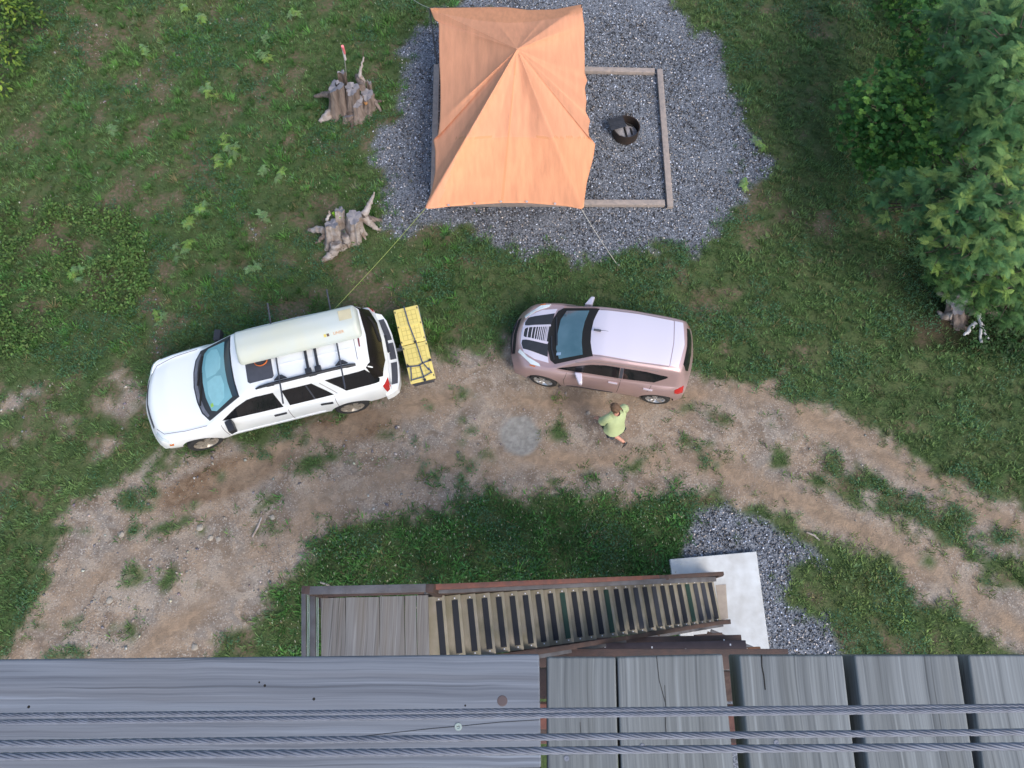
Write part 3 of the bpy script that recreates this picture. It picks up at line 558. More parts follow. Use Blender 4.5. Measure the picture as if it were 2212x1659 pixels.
for x_ in (1.64, -1.64):
    for sg in (1, -1): wheel(suv, x_, sg * .89, .385, .25, 6, M['rim2'], steer=(.16 if x_ > 0 else 0), sg=sg)
MB().box((0, 0, .45), (4.6, 1.5, .2)).build('chassis', M['well'], suv)
# roof rack
rack = empty('roof_rack'); rack.parent = suv
for sg in (1, -1):
    r_ = MB(); ry = .665 if sg > 0 else .585; pts = [(-.02, sg * ry, 1.90), (-.12, sg * ry, 1.945), (-.3, sg * ry, 1.965), (-1.2, sg * ry, 1.975), (-1.95, sg * ry, 1.965), (-2.08, sg * ry, 1.92)]
    r_.tube(pts, [.018, .03, .034, .034, .034, .03], 10)
    for q in (-.32, -1.2, -1.95): r_.box((q, sg * ry, 1.93), (.16, .05, .06), bev=.01)
    r_.build('side_rail', M['black'], rack, smooth=R(40))
for x_ in (-.56, -1.82):
    MB().tube([(x_ + .02, 1.17, 2.03), (x_, -1.12, 2.03)], .017, 10).build('cross_bar', M['dark'], rack, smooth=R(40))
    for sg in (1, -1):
        MB().prism([(x_ - .13, sg * .62), (x_ + .13, sg * .62), (x_ + .04, sg * .54), (x_ - .04, sg * .54)][::sg], 1.975, 2.025).build('bar_foot', M['black'], rack)
for x_ in (-1.14, -1.34):
    q = MB(); q.box((x_, .22, 2.0), (.055, .80, .03), bev=.008); q.box((x_, .60, 2.02), (.13, .12, .07), bev=.02); q.build('box_mount', M['black'], rack, smooth=R(40))
# pale cargo box on the roof
co_ = Vector((0, 0, 0)); ca, sa = math.cos(hz), math.sin(hz)
def on_suv(x, y, z): return Vector((o_.x + ca * x - sa * y, o_.y + sa * x + ca * y, z))
cargo = empty('cargo_box', on_suv(0, 0, 2.05), hz, 'long pale cream plastic cargo box strapped on the roof of the white SUV', 'cargo box')
secs = []; xs_ = np.concatenate([np.linspace(.19, .10, 5), np.linspace(0, -2.15, 16), np.linspace(-2.25, -2.36, 5)])
for x_ in xs_:
    e_ = min(1, (.19 - x_) / .09 + .02) if x_ > .10 else (min(1, (x_ + 2.36) / .09 + .02) if x_ < -2.27 else 1)
    e_ = math.sqrt(max(0, 1 - (1 - e_) ** 2)); tpr = 1 - .10 * max(0, (x_ + .2)) ; wv = .345 * (.72 + .28 * e_); ht = .06 + .20 * e_
    secs.append([(x_, -.19 + a * wv, h_ * ht) for a, h_ in ((-1, 0), (-1.0, .35), (-.93, .8), (-.78, .97), (-.3, 1.03), (.1, 1.0), (.42, .98), (.70, .70), (.9, .40), (1.0, .25), (1, 0))])
mb = MB(); n = len(secs[0]); mb.add([p for r_ in secs for p in r_], [(i * n + k, i * n + k + 1, (i + 1) * n + k + 1, (i + 1) * n + k) for i in range(len(secs) - 1) for k in range(n - 1)] + [(i * n + n - 1, i * n, (i + 1) * n, (i + 1) * n + n - 1) for i in range(len(secs) - 1)] + [tuple(range(n)), tuple(range((len(secs) - 1) * n, len(secs) * n))[::-1]])
mb.build('shell', M['cream'], cargo, smooth=R(45))
MB().box((-2.12, -.30, .272), (.26, .22, .006), bev=.002).build('yellowed_patch', mat('yellowed', (.62, .56, .38), .5, var=.2, vs=4), cargo)
def text(name, body, size, loc, rot, m, parent, ext=.001):
    cu = bpy.data.curves.new(name, 'FONT'); cu.body = body; cu.size = size; cu.extrude = ext; cu.align_x = 'CENTER'; cu.align_y = 'CENTER'
    o = bpy.data.objects.new(name, cu); col.objects.link(o); bpy.context.view_layer.update(); me = bpy.data.meshes.new_from_object(o); bpy.data.objects.remove(o)
    me.materials.clear(); me.materials.append(m); q = bpy.data.objects.new(name, me); col.objects.link(q); q.parent = parent; q.location = loc; q.rotation_euler = rot; return q
orange = mat('orange_print', (.55, .25, .08), .6)
slope = math.atan2(.3 * .3, .15)
# lettering sits on the sloping near flank, upright for the camera side (car faces left in the picture)
text('lettering', 'LINER', .085, (-1.92, .03, .206), (R(37), 0, math.pi), orange, cargo)
MB().box((-1.70, .03, .206), (.05, .06, .004), M=Matrix.Rotation(R(-37), 3, 'X')).build('emblem', mat('emblem', (.09, .06, .05), .6), cargo); MB().box((-1.64, .03, .206), (.05, .06, .004), M=Matrix.Rotation(R(-37), 3, 'X')).build('emblem', mat('emblem_y', (.6, .5, .12), .6), cargo)
rp = MB(); rp.tube([(on_suv(-.22 + .13 * math.cos(a), .12 + .10 * math.sin(a), 1.96 + .004 * a)) for a in np.linspace(0, 12.5, 60)], .008, 6)
tag(rp.build('rope', M['rope_o'], smooth=R(60)), 'coiled orange rope lying on the sunroof of the white SUV', 'rope')
# hitch carrier with two yellow lidded totes
cr = empty('hitch_carrier', on_suv(-3.3, -.1, 0), hz, 'grey steel cargo carrier on the tow hitch of the white SUV', 'cargo carrier')
q = MB(); q.box((0, 0, .46), (.58, 1.86, .04)); q.box((.36, .02, .42), (.46, .07, .07), bev=.01)
q.build('frame', mat('grey_steel', (.33, .34, .36), .5, metal=.3), cr, smooth=R(30))
MB().box((.30, -.02, .42), (.09, .12, .11), bev=.015).build('receiver', M['steel'], cr)
def tote(x0, x1, y0, y1, z, nm, lab, rz=0):
    c_ = on_suv((x0 + x1) / 2, (y0 + y1) / 2, .48); o = empty(nm, c_, hz + rz, lab, 'tote', 'yellow lidded totes on the hitch carrier'); lx, ly = x1 - x0, y1 - y0; h = z - .48
    MB().add([(sx * lx * k_, sy * ly * k_, zz) for zz, k_ in ((0, .40), (h - .04, .47)) for sx, sy in ((-1, -1), (1, -1), (1, 1), (-1, 1))], [(0, 3, 2, 1), (4, 5, 6, 7), (0, 1, 5, 4), (1, 2, 6, 5), (2, 3, 7, 6), (3, 0, 4, 7)]).build('bin', M['dark'], o)
    ld = MB(); ld.box((0, 0, h - .03), (lx, ly, .05), bev=.022)
    lid = ld.build('lid', M['yellow'], o, smooth=R(40))
    g = MB(); ex, ey = lx * .36, ly * .39
    for i in range(5): 
        xx = -ex + 2 * ex * i / 4; g.box((xx, 0, h - .004), (.012, ey * 2, .004))
    for i in range(7): g.box((0, -ey + 2 * ey * i / 6, h - .0035), (ex * 2, .012, .004))
    g.build('rib_groove', M['yellow2'], lid)
    r_ = MB(); 
    r_.box((0, ly * .0, h - .0), (lx * .80, .07, .012), bev=.004); r_.build('lid_bar', M['yellow'], lid)
    for sx in (-1, 1):
        for sy in (-.42, 0, .42): MB().box((sx * lx * .455, sy * ly, h - .003), (.02, .04, .012)).build('bolt_hole', M['black'], lid)
    return o
t1 = tote(-3.585, -3.03, -.83, .07, .95, 'tote', 'yellow lidded tote farther from the dirt track, with one diagonal strap')
t2 = tote(-3.60, -3.04, .085, 1.0, .95, 'tote', 'yellow lidded tote nearer the dirt track, under the tangle of straps')
st = empty('tie_down_strap', on_suv(-3.3, 0, .96), hz, 'dark blue tie down straps tangled over the two yellow totes', 'strap')
def strapline(pts, wd=.025): 
    b_ = MB(); 
    for a, b in zip(pts[:-1], pts[1:]): b_.beam((a[0], a[1], .018), (b[0], b[1], .018), wd, .006)
    b_.build('webbing', M['strap'], st)
strapline([(.02, -.85), (.0, -.4), (-.06, .08), (-.09, .5), (-.10, .62)]); strapline([(.25, .60), (.0, .64), (-.10, .60), (-.26, .58)], .03); strapline([(.17, .62), (.22, .93)]); strapline([(-.03, .63), (-.06, 1.02)]); strapline([(-.12, .62), (-.20, .80)]); strapline([(.22, .93), (-.05, .92), (-.24, .86)]); strapline([(-.20, .74), (-.25, .88)])
for p_ in ((.0 - .05, .07), (.23, .60), (-.27, .58), (-.06, 1.0)): MB().box((p_[0], p_[1], .03), (.06, .05, .03), bev=.008).build('buckle', M['black'], st)

# ---- rose hatchback
o_, hk = car_pose(1059, 602, .2352, (490, 930), (1520, 1095), -.84)
hb = empty('hatchback', o_, hk, 'rose boxy hatchback, its lit top coloured lilac, with two black bonnet stripes, beside the gravel', 'car')
tab = [(-1.90, .78, .80, .70, .5, .88, -.12, .30), (-1.86, .82, .92, .74, .55, 1.0, -.12, .28), (-1.78, .84, 1.02, .77, .58, 1.22, -.12, .26), (-1.68, .85, 1.06, .78, .60, 1.50, -.12, .25), (-1.60, .86, 1.06, .78, .605, 1.575, -.12, .25), (-1.45, .87, 1.06, .79, .61, 1.60, -.10, .25), (-1.2, .875, 1.06, .80, .62, 1.615, -.03, .25), (-.4, .88, 1.03, .80, .635, 1.63, 0, .25), (.15, .88, 1.00, .79, .63, 1.615, .04, .25), (.40, .88, .99, .79, .635, 1.56, .10, .25), (1.24, .88, .97, .80, .74, 1.05, .22, .25), (1.38, .88, .96, .80, .75, 1.02, .24, .25), (1.75, .87, .90, .78, .70, .96, .26, .25), (1.98, .84, .80, .70, .56, .86, .28, .26), (2.08, .80, .68, .62, .46, .72, .28, .28), (2.14, .76, .56, .55, .38, .58, .28, .30), (2.16, .72, .50, .48, .3, .52, .28, .32)]
K = Car(hb, tab, M['pink'], (1.275, -1.275), .385, .88)
K.patch('bonnet', [(1.93, 0), (1.91, .25), (1.80, .46), (1.55, .60), (1.22, .66), (1.30, .35), (1.335, 0), (1.30, -.35), (1.22, -.66), (1.55, -.60), (1.80, -.46), (1.91, -.25)], 'z', M['lilac'], .006)
K.patch('roof_panel', [(.33, .52), (.40, .25), (.42, 0), (.40, -.25), (.33, -.52), (-.6, -.545), (-1.30, -.52), (-1.33, 0), (-1.30, .52), (-.6, .545)], 'z', M['lilac'], .006)
K.patch('spoiler', [(-1.315, .52), (-1.345, 0), (-1.315, -.52), (-1.50, -.52), (-1.57, 0), (-1.50, .52)], 'z', M['lilac'], .010)
for sg in (1, -1): K.strip('roof_channel', [(.28, sg * .545), (-.5, sg * .565), (-1.30, sg * .545)], .016, 'z', M['seam2'], .006)
K.patch('windscreen', [(1.33, 0), (1.29, .35), (1.19, .60), (1.08, .68), (.31, .56), (.40, .28), (.42, 0), (.40, -.28), (.31, -.56), (1.08, -.68), (1.19, -.60), (1.29, -.35)], 'z', M['well'], .010)
kg = K.patch('glass', [(1.12, 0), (1.10, .35), (1.00, .58), (.52, .52), (.58, .25), (.60, 0), (.58, -.25), (.52, -.52), (1.00, -.58), (1.10, -.35)], 'z', M['screen2'], .018)
for pts in ([(1.20, -.42), (1.15, -.1), (1.09, .28)], [(1.24, .05), (1.19, .35), (1.10, .58)]): K.strip('wiper', pts, .025, 'z', M['black'], .03)
for sg in (1, -1):
    s_ = [(1.87, .06), (1.90, .22), (1.88, .30), (1.84, .36), (1.26, .52), (1.28, .265), (1.80, .20)] if sg > 0 else [(1.87, -.20), (1.90, -.34), (1.84, -.45), (1.27, -.56), (1.30, -.29), (1.84, -.26)]
    if sg > 0: s_ = [(1.88, .10), (1.90, .20), (1.84, .37), (1.26, .50), (1.29, .20), (1.82, .115)]
    else: s_ = [(1.88, -.26), (1.90, -.20), (1.88, -.36), (1.27, -.56), (1.30, -.30), (1.84, -.245)]
    K.patch('stripe', [(1.88, sg * .18), (1.885, sg * .26), (1.83, sg * .38), (1.26, sg * .53), (1.30, sg * .245), (1.80, sg * .175)], 'z', M['black'], .012)
gr = K.patch('vent_panel', [(1.88, 0), (1.87, .08), (1.83, .115), (1.30, .185), (1.325, 0), (1.30, -.185), (1.83, -.115), (1.87, -.08)], 'z', M['black'], .012)
for sg in (1, -1): K.strip('vent_frame', [(1.885, 0), (1.88, sg * .09), (1.83, sg * .13), (1.30, sg * .205)], .028, 'z', M['lilac'], .020, parent=gr)
for i, x_ in enumerate((1.78, 1.69, 1.62, 1.565, 1.52, 1.48, 1.44, 1.40, 1.37, 1.345)): K.strip('vent_slat', [(x_, -.14 - (1.8 - x_) * .12), (x_ + .004, 0), (x_, .14 + (1.8 - x_) * .12)], .016, 'z', M['lilac'], .020, parent=gr)
def side(sg, ax):
    K.patch('door_window', [(1.02, 1.035), (.60, 1.23), (.30, 1.36), (.0, 1.425), (-.30, 1.435), (-.33, 1.09)], ax, M['glass'])
    K.patch('door_window', [(-.42, 1.095), (-.39, 1.435), (-.85, 1.43), (-1.32, 1.37), (-1.34, 1.33), (-1.08, 1.14)], ax, M['glass'])
    K.strip('window_pillar', [(-.37, 1.09), (-.35, 1.43)], .07, ax, M['dark'], .004)
    K.strip('door_gap', [(.80, .45), (.84, .75), (.80, .98)], .010, ax, M['seam'], .004); K.strip('door_gap', [(-.38, .45), (-.38, 1.04)], .010, ax, M['seam'], .004); K.strip('door_gap', [(-1.05, 1.05), (-1.0, .85)], .010, ax, M['seam'], .004)
    K.strip('roof_edge_gap', [(.65, 1.31), (.25, 1.47), (-.3, 1.515), (-1.1, 1.49)], .010, ax, M['seam2'], .004)
    for a in (-.23, -1.0): K.strip('door_handle', [(a + .1, .94), (a - .1, .94)], .035, ax, M['lilac'], .02)
    K.strip('sill_trim', [(.75, .36), (-.30, .36)], .06, ax, M['black'], .008)
    p, n_ = K.hit(.52, 1.0, ax); mm = MB(); yy = abs(p.y) + .14
    mm.add([(.64, sg * (yy - .14), .98), (.46, sg * (yy - .14), .98), (.42, sg * (yy + .13), 1.0), (.50, sg * (yy + .13), 1.0), (.64, sg * (yy - .12), 1.14), (.47, sg * (yy - .12), 1.16), (.43, sg * (yy + .11), 1.12), (.52, sg * (yy + .11), 1.11)], [(0, 3, 2, 1), (4, 5, 6, 7), (0, 1, 5, 4), (1, 2, 6, 5), (2, 3, 7, 6), (3, 0, 4, 7)])
    mo = mm.build('wing_mirror', M['lilac'], hb, smooth=R(10)); md = mo.modifiers.new('b', 'BEVEL'); md.width = .03; md.segments = 3
    K.patch('headlamp', [(1.86, sg * .50), (1.93, sg * .44), (1.90, sg * .38), (1.70, sg * .56), (1.42, sg * .70), (1.38, sg * .76), (1.60, sg * .72)][::1], 'z', M['lamp'], .012)
    K.strip('indicator', [(1.62, sg * .735), (1.50, sg * .765)], .02, 'z', M['amber'], .016)
    K.patch('tail_lamp', [(-1.66, .84), (-1.58, .90), (-1.56, 1.00), (-1.66, 1.05), (-1.74, 1.02), (-1.76, .84)], ax, M['red'], .014)
both(side)
rgl = K.patch('rear_window', [(-1.60, .42), (-1.64, 0), (-1.60, -.42), (-1.69, -.48), (-1.77, -.4), (-1.795, 0), (-1.77, .4), (-1.69, .48)], 'z', M['glass'], .012)
K.strip('hatch_gap', [(-1.345, -.5), (-1.375, 0), (-1.345, .5)], .018, 'z', M['seam'], .008)
K.patch('grille', [(2.06, -.42), (2.10, 0), (2.06, .42), (2.00, .44), (2.035, 0), (2.00, -.44)], 'z', M['well'], .010)
K.strip('lower_grille', [(2.10, -.5), (2.145, 0), (2.10, .5)], .03, 'z', M['black'], .012)
MB().tube([(.30, 0, 1.63), (.16, .0, 1.70), (.07, .02, 1.735)], [.008, .004, .003], 6).build('aerial', M['black'], hb); MB().box((.30, 0, 1.655), (.16, .045, .04), bev=.015).build('aerial_base', M['dark'], hb)
K.patch('windscreen_sticker', [(.98, .50), (.98, .44), (1.07, .44), (1.07, .50)], 'z', mat('blue_sticker', (.25, .38, .55), .6), .026, parent=kg)
for x_ in (1.275, -1.275):
    for sg in (1, -1): wheel(hb, x_, sg * .765, .325, .21, 5, M['rim'], steer=(-.12 if x_ > 0 else 0), sg=sg)
MB().box((0, 0, .36), (3.4, 1.3, .2)).build('chassis', M['well'], hb)

# ------------------------------------------------------------ fire pit corner: border, ring, tarp
fb = empty('timber_border', P(1190, 290, 0), 0, 'rectangular border of weathered timbers round the fire pit', 'timber border')
def timber(a, b, wd=.15, ht=.12):
    A, Bq = Vector(a) - fb.location, Vector(b) - fb.location; A.z = Bq.z = ht / 2 + .005
    MB().beam(A, Bq, wd, ht, bev=.008).build('timber', M['timber'], fb, smooth=R(30))
bl, br, tr_, tl_ = P(943, 440, .1), P(1450, 440, .1), P(1419, 152, .1), P(943, 140, .1)
timber(tl_ + Vector((0, 0, 0)), P(936, 440, .1), .15); timber(P(1425, 150, .1), P(1448, 447, .1), .15)
timber(P(946, 143, .1), P(1414, 153, .1), .15); timber(P(946, 437, .1), P(1436, 438, .1), .15)
fr = empty('fire_ring', P(1350, 290, 0), 0, 'blackened steel fire ring with ash and charred sticks beside the orange tarp', 'fire ring')
r_ = .34; MB().lathe([(r_, 0), (r_, .30), (r_ + .012, .31), (r_ - .012, .31), (r_ - .012, .02)], 48).build('ring', M['iron'], fr, smooth=R(50))
mb = MB(); mb.lathe([(0, .08), (.15, .075), (.28, .05), (.32, .03)], 28); mb.build('ash_bed', M['ash'], fr, smooth=R(60))
for a, b in (((-.02, .15, .09), (.03, -.18, .11)), ((.14, .12, .08), (.17, -.08, .10)), ((-.15, .2, .09), (-.02, .22, .12)), ((.2, .2, .08), (.02, .25, .13))):
    MB().tube([a, [(p + q) / 2 for p, q in zip(a, b)], b], [.022, .026, .018], 7).build('charred_stick', M['char'], fr, smooth=R(60))
gt = MB()
gc = Vector((-.25, .10, .315)); gt.box(gc, (.42, .34, .008), rz=.3, bev=.002)
for k_ in np.linspace(-.15, .15, 7): gt.beam(gc + Vector((-.2, k_, .008)), gc + Vector((.2, k_ + .1, .008)), .008, .008)
gt.build('cooking_plate', mat('dull_plate', (.05, .055, .07), .6, metal=.3, var=.4), fr)
# the tarp
edge = [(928, 17, 1.9), (966, 16.6, 1.9), (1048, 15, 1.92), (1093, 15, 1.9), (1141, 21, 1.86), (1199, 20, 1.9), (1257, 9, 2.0), (1259, 33, 2.0), (1263, 60, 1.9), (1262, 90, 1.85), (1263, 121, 1.82), (1263, 157, 1.8), (1269, 174, 1.72), (1263, 189, 1.78), (1267, 215, 1.72), (1265, 242, 1.76), (1275, 260, 1.65), (1271, 278, 1.7), (1273, 298, 1.72), (1286, 311, 1.6), (1282, 339, 1.58), (1275, 366, 1.6), (1268, 393, 1.62), (1264, 420, 1.66), (1261, 448, 1.7), (1255, 452, 1.7), (1228, 446, 1.66), (1199, 443, 1.62), (1138, 438.5, 1.58), (1082, 438.5, 1.57), (1025, 442, 1.58), (969, 446, 1.62), (940, 450, 1.66), (920, 451, 1.7), (918, 448, 1.7), (932, 414, 1.62), (940, 372, 1.5), (940, 326, 1.46), (936, 302, 1.42), (946, 295, 1.55), (950, 257, 1.62), (951, 220, 1.66), (951, 181, 1.7), (949, 136, 1.76), (948, 91, 1.82), (948, 48, 1.9), (938, 42, 1.8)]
APEX = (1117, 106, 2.95)
def arr_interp(e, n):
    e = np.array(e + [e[0]], float); dd = np.concatenate([[0], np.cumsum(np.hypot(np.diff(e[:, 0]), np.diff(e[:, 1])))]); s_ = np.linspace(0, dd[-1], n, endpoint=False)
    return np.stack([np.interp(s_, dd, e[:, i]) for i in range(3)], 1)
NE, NR = 260, 56; E_ = arr_interp(edge, NE)
rid = [(921, 450, 1.0, .045), (949, 46, .35, .06), (1257, 52, .5, .05), (1257, 450, .30, .09), (945, 268, .75, .022), (1268, 290, .4, .05), (1084, 438, .22, .02), (1048, 15, .25, .07), (1190, 20, .25, .07), (1265, 170, .15, .05)]
ea = np.arctan2(E_[:, 1] - APEX[1], E_[:, 0] - APEX[0])
sag = np.ones(NE)
crease = np.zeros(NE)
for qx_, qy_, am_, wd_ in rid:
    a0 = math.atan2(qy_ - APEX[1], qx_ - APEX[0]); da = np.abs((ea - a0 + np.pi) % (2 * np.pi) - np.pi)
    sag = np.minimum(sag, 1 - am_ ** .5 * np.exp(-(da / .20) ** 1.2)); crease += np.exp(-(da / wd_) ** 2) * am_ * .042
rr = np.linspace(0, 1, NR + 1)[1:] ** .85
V_ = [P(*APEX)]; 
for r_ in rr:
    for i in range(NE):
        ux, uy, uz = APEX[0] + (E_[i, 0] - APEX[0]) * r_, APEX[1] + (E_[i, 1] - APEX[1]) * r_, 0
        z = APEX[2] + (E_[i, 2] - APEX[2]) * r_ ** .92 - .11 * sag[i] * math.sin(math.pi * min(1, r_)) + crease[i] * math.sin(math.pi * min(1, r_)) ** 1.3
        z -= .10 * max(0, (uy - 297) / 150) ** .8 * (1 - max(0, (uy - 400) / 60) if uy > 400 else 1) if uy > 297 else 0
        fy = 27 + 22 * math.sin(math.pi * min(1, max(0, (ux - 948) / 310)))    # front fold: the valance hangs past this line
        if uy < fy and 945 < ux < 1262: z -= .012 * (fy - uy)
        z += (float(vnoise(np.array([ux / 22 + 50]), np.array([uy / 60 + 50]), 5)[0]) - .5) * .03 + (float(vnoise(np.array([ux / 9 + 50]), np.array([uy / 90 + 50]), 6)[0]) - .5) * .012
        V_.append(P(ux, uy, z))
fs = [(0, 1 + i, 1 + (i + 1) % NE) for i in range(NE)] + [(1 + j * NE + i, 1 + (j + 1) * NE + i, 1 + (j + 1) * NE + (i + 1) % NE, 1 + j * NE + (i + 1) % NE) for j in range(NR - 1) for i in range(NE)]
ta = empty('tarp_canopy', P(1117, 250, 0), 0, 'large orange tarp pitched on a centre pole over the gravel', 'tarp canopy')
def rel(p, o): return Vector(p) - o.location
mb = MB(); mb.add([rel(p, ta) for p in V_], fs); to = mb.build('tarp', M['tarp'], ta, smooth=R(60)); to.data.materials.append(mat('double_and_shaded_canvas', (.80, .37, .205), .85, var=.14, vs=5, bump=.25, bs=22, stretch=(2.5, .35, 1), trans=.12, spec=.2)); to.data.materials.append(M['hem'])
for p_ in to.data.polygons:
    c_ = p_.center + ta.location; ux, uy = to_px(c_.x, c_.y, c_.z)
    if uy > 297 and ux > 1000 - (uy - 297) * .35 and ux < 1300: p_.material_index = 1
    if abs(uy - 297) < 1.6 and ux > 985: p_.material_index = 2
    if abs(ux - (1117 - (uy - 106) * .098)) < 1.0 and uy > 130: p_.material_index = 2
    if uy < 27 + 22 * math.sin(math.pi * min(1, max(0, (ux - 948) / 310))): p_.material_index = 1  # valance turned from the light: its shade is put in the darker canvas colour
sm = to.modifiers.new('t', 'SOLIDIFY'); sm.thickness = .004
MB().tube([rel(P(*APEX) + Vector((0, 0, -.03)), ta), rel((P(*APEX).x, P(*APEX).y, 0), ta)], .02, 10).build('centre_pole', M['greyrail'], ta)
for q in ((928, 17, 1.9), (1257, 9, 2.0)):
    p = P(*q); MB().tube([rel(p, ta), rel((p.x, p.y, 0), ta)], .015, 8).build('corner_pole', M['greyrail'], ta)
for ex_ in (969, 1025, 1082, 1138, 1199): 
    zz = np.interp(ex_, [940, 969, 1025, 1082, 1138, 1199, 1255], [1.66, 1.62, 1.58, 1.57, 1.58, 1.62, 1.70]); yy = np.interp(ex_, [969, 1025, 1082, 1138, 1199], [446, 442, 438.5, 438.5, 443]); p = rel(P(ex_, yy - 3, zz + .03), ta)
    MB().lathe([(.010, -.005), (.026, -.005), (.026, .006), (.010, .006)], 14, Matrix.Translation(p), closed=True).build('grommet', M['grommet'], ta)
def guy(a, b, m, r=.006):
    pts = [Vector(a).lerp(Vector(b), t_) - Vector((0, 0, .05 * math.sin(math.pi * t_))) for t_ in np.linspace(0, 1, 9)]
    MB().tube([rel(p, ta) for p in pts], r, 6).build('guy_rope', m, ta)
guy(P(919, 450, 1.7), P(722, 668, 1.95), M['rope_y'], .0055); guy(P(1256, 452, 1.7), P(1336, 575, 0), M['rope_w'], .007); guy(P(930, 18, 1.9), P(880, -10, .9), M['rope_w'], .006); guy(P(1040, 17, 1.9), P(1036, -40, .5), M['rope_w']); guy(P(1100, 17, 1.9), P(1040, -60, .2), M['rope_w'])
MB().tube([rel(P(1336, 575, -.05), ta), rel(P(1337, 572, .12), ta)], .012, 6).build('stake', M['rope_w'], ta)

# ------------------------------------------------------------ staircase, landing, pad
SL = empty('staircase', P(1500, 1300, 0), 0, 'long outdoor timber staircase with dark grip strips descending to the concrete pad', 'staircase')
A0, A1 = P(956, 1356, 5.30), P(1543, 1297, .25); NT = 26
def rs(p): return Vector(p) - SL.location
d_ = (A1 - A0); hd = Vector((d_.x, d_.y, 0)).normalized(); ld_ = Vector((-hd.y, hd.x, 0)); run = Vector((d_.x, d_.y, 0)).length / (NT - 1); rise = -d_.z / (NT - 1); ang = math.atan2(hd.y, hd.x)
TW = .86
for i in range(NT):
    c_ = A0.lerp(A1, i / (NT - 1)); c_ = c_ - hd * .075
    skew = 0
    tr = MB().box(rs(c_ - Vector((0, 0, .02))), (run + .07, TW, .038), rz=ang, bev=.004).build('tread', M['lumber'], SL, smooth=R(30))
    mt = M['mat_g'] if i in (9, 13, 22) else (M['mat_l'] if i in (16, 18, 23, 24) else M['mat_b'])
    MB().box(rs(c_ + hd * .055 + Vector((0, 0, .003))), (.085, .72, .008), rz=ang).build('grip_strip', mt, tr)
    for sg in (1, -1):
        p = rs(c_ + hd * .055 + ld_ * sg * .385 + Vector((0, 0, .004))); MB().lathe([(.012, 0), (.012, .006), (0, .008)], 8, Matrix.Translation(p)).build('screw', M['bolt'], tr)
dn = d_.normalized()
for sg in (1, -1):
    off = ld_ * sg * (TW / 2 + .035); a = A0 - dn * .15 + off; b = A1 + dn * .12 + off
    MB().beam(rs(a - Vector((0, 0, .12))), rs(b - Vector((0, 0, .08))), .045, .27, bev=.005).build('stringer', M['brown'], SL, smooth=R(30))
    for i in range(NT):
        p = A0.lerp(A1, i / (NT - 1)) + off * 1.0 + Vector((0, 0, .035 + rng.uniform(-.02, .02))) + hd * rng.uniform(-.06, .02)
        if rng.random() < .8: MB().box(rs(p), (.02 + .02 * rng.random(), .022, .015), rz=ang).build('bracket', M['bolt'], SL)
# railings: (near the lawn) and (near the tower)
def rail(pa, pb, wd, th, m, nm): MB().beam(rs(pa), rs(pb), wd, th, bev=.008).build(nm, m, SL, smooth=R(30))
rail(P(925, 1269, 6.25), P(1420, 1247, 2.15), .07, .09, M['redb'], 'top_rail'); rail(P(1420, 1247.3, 2.15), P(1560, 1239, 1.05), .07, .09, M['brown'], 'top_rail')
rail(P(918, 1276, 5.95), P(1545, 1251, .85), .09, .05, M['greyrail'], 'mid_rail')
rail(P(1060, 1425, 5.6), P(1575, 1342, 1.05), .07, .07, M['brown'], 'top_rail'); rail(P(1060, 1432, 5.3), P(1560, 1348, .7), .10, .05, M['greyrail'], 'mid_rail')
for (xa, ya, za, zb_) in ((930, 1270, 6.3, 4.9), (1110, 1262, 4.75, 3.4), (1290, 1254, 3.2, 2.0), (1440, 1247, 2.1, .9), (1558, 1240, 1.1, .1), (1574, 1343, 1.1, .1), (1420, 1368, 2.4, 1.1), (1240, 1397, 4.2, 2.7)):
    p = P(xa, ya, za); MB().beam(rs(p), rs((p.x, p.y, zb_)), .085, .085, up=Vector((0, 1, 0)), bev=.006).build('post', M['brown'], SL, smooth=R(30))
for sg in (1, -1):
    for i in (3, 10, 17):
        p = A0.lerp(A1, i / (NT - 1)) + ld_ * sg * (TW / 2 - .05); MB().beam(rs((p.x, p.y, p.z - .2)), rs((p.x, p.y, 0)), .12, .12, up=Vector((0, 1, 0))).build('support_post', M['brown'], SL)
LZ = 5.52
LD = empty('stair_landing', P(800, 1360, 0), 0, 'grey plank landing with a cable railing at the head of the staircase', 'landing')
def rl(p): return Vector(p) - LD.location
bx_ = [692, 746, 819, 873, 899, 925.5]
for i in range(5):
    a, b = bx_[i] + .9, bx_[i + 1] - .9; yt = 1292 - (a - 692) * .027
    p0, p1, p2, p3 = P(a, yt, LZ), P(b, yt - .8, LZ), P(b + 3, 1440, LZ), P(a + 2, 1440, LZ); y_ = -1.0
    k0 = rl(p0); k1 = rl(p1)
    ex = (p2.x - p1.x) / (p1.y - p2.y)
    MB().prism([(k0.x, k0.y), (k1.x, k1.y), (k1.x + ex * 1.6, k1.y - 1.6), (k0.x + ex * 1.6, k0.y - 1.6)][::-1], LZ - .04 - 0, LZ).build('plank', M['landing'], LD)
def bm_l(a, b, w_, t_, m, nm): MB().beam(rl(a), rl(b), w_, t_, bev=.006).build(nm, m, LD, smooth=R(30))
RZ = LZ + .95
tlc = P(658, 1276, RZ); bm_l(tlc + Vector((-.03, 0, 0)), P(928, 1270, RZ), .10, .05, M['greyrail'], 'top_rail'); bm_l(P(656.5, 1270, RZ + .002), P(657, 1560, RZ + .002), .055, .05, M['greyrail'], 'top_rail')
bm_l(P(676, 1285, LZ + .45), P(676, 1520, LZ + .45), .07, .05, M['greyrail'], 'mid_rail'); bm_l(P(668, 1285, LZ + .25), P(926, 1277, LZ + .25), .07, .08, M['brown'], 'mid_rail')
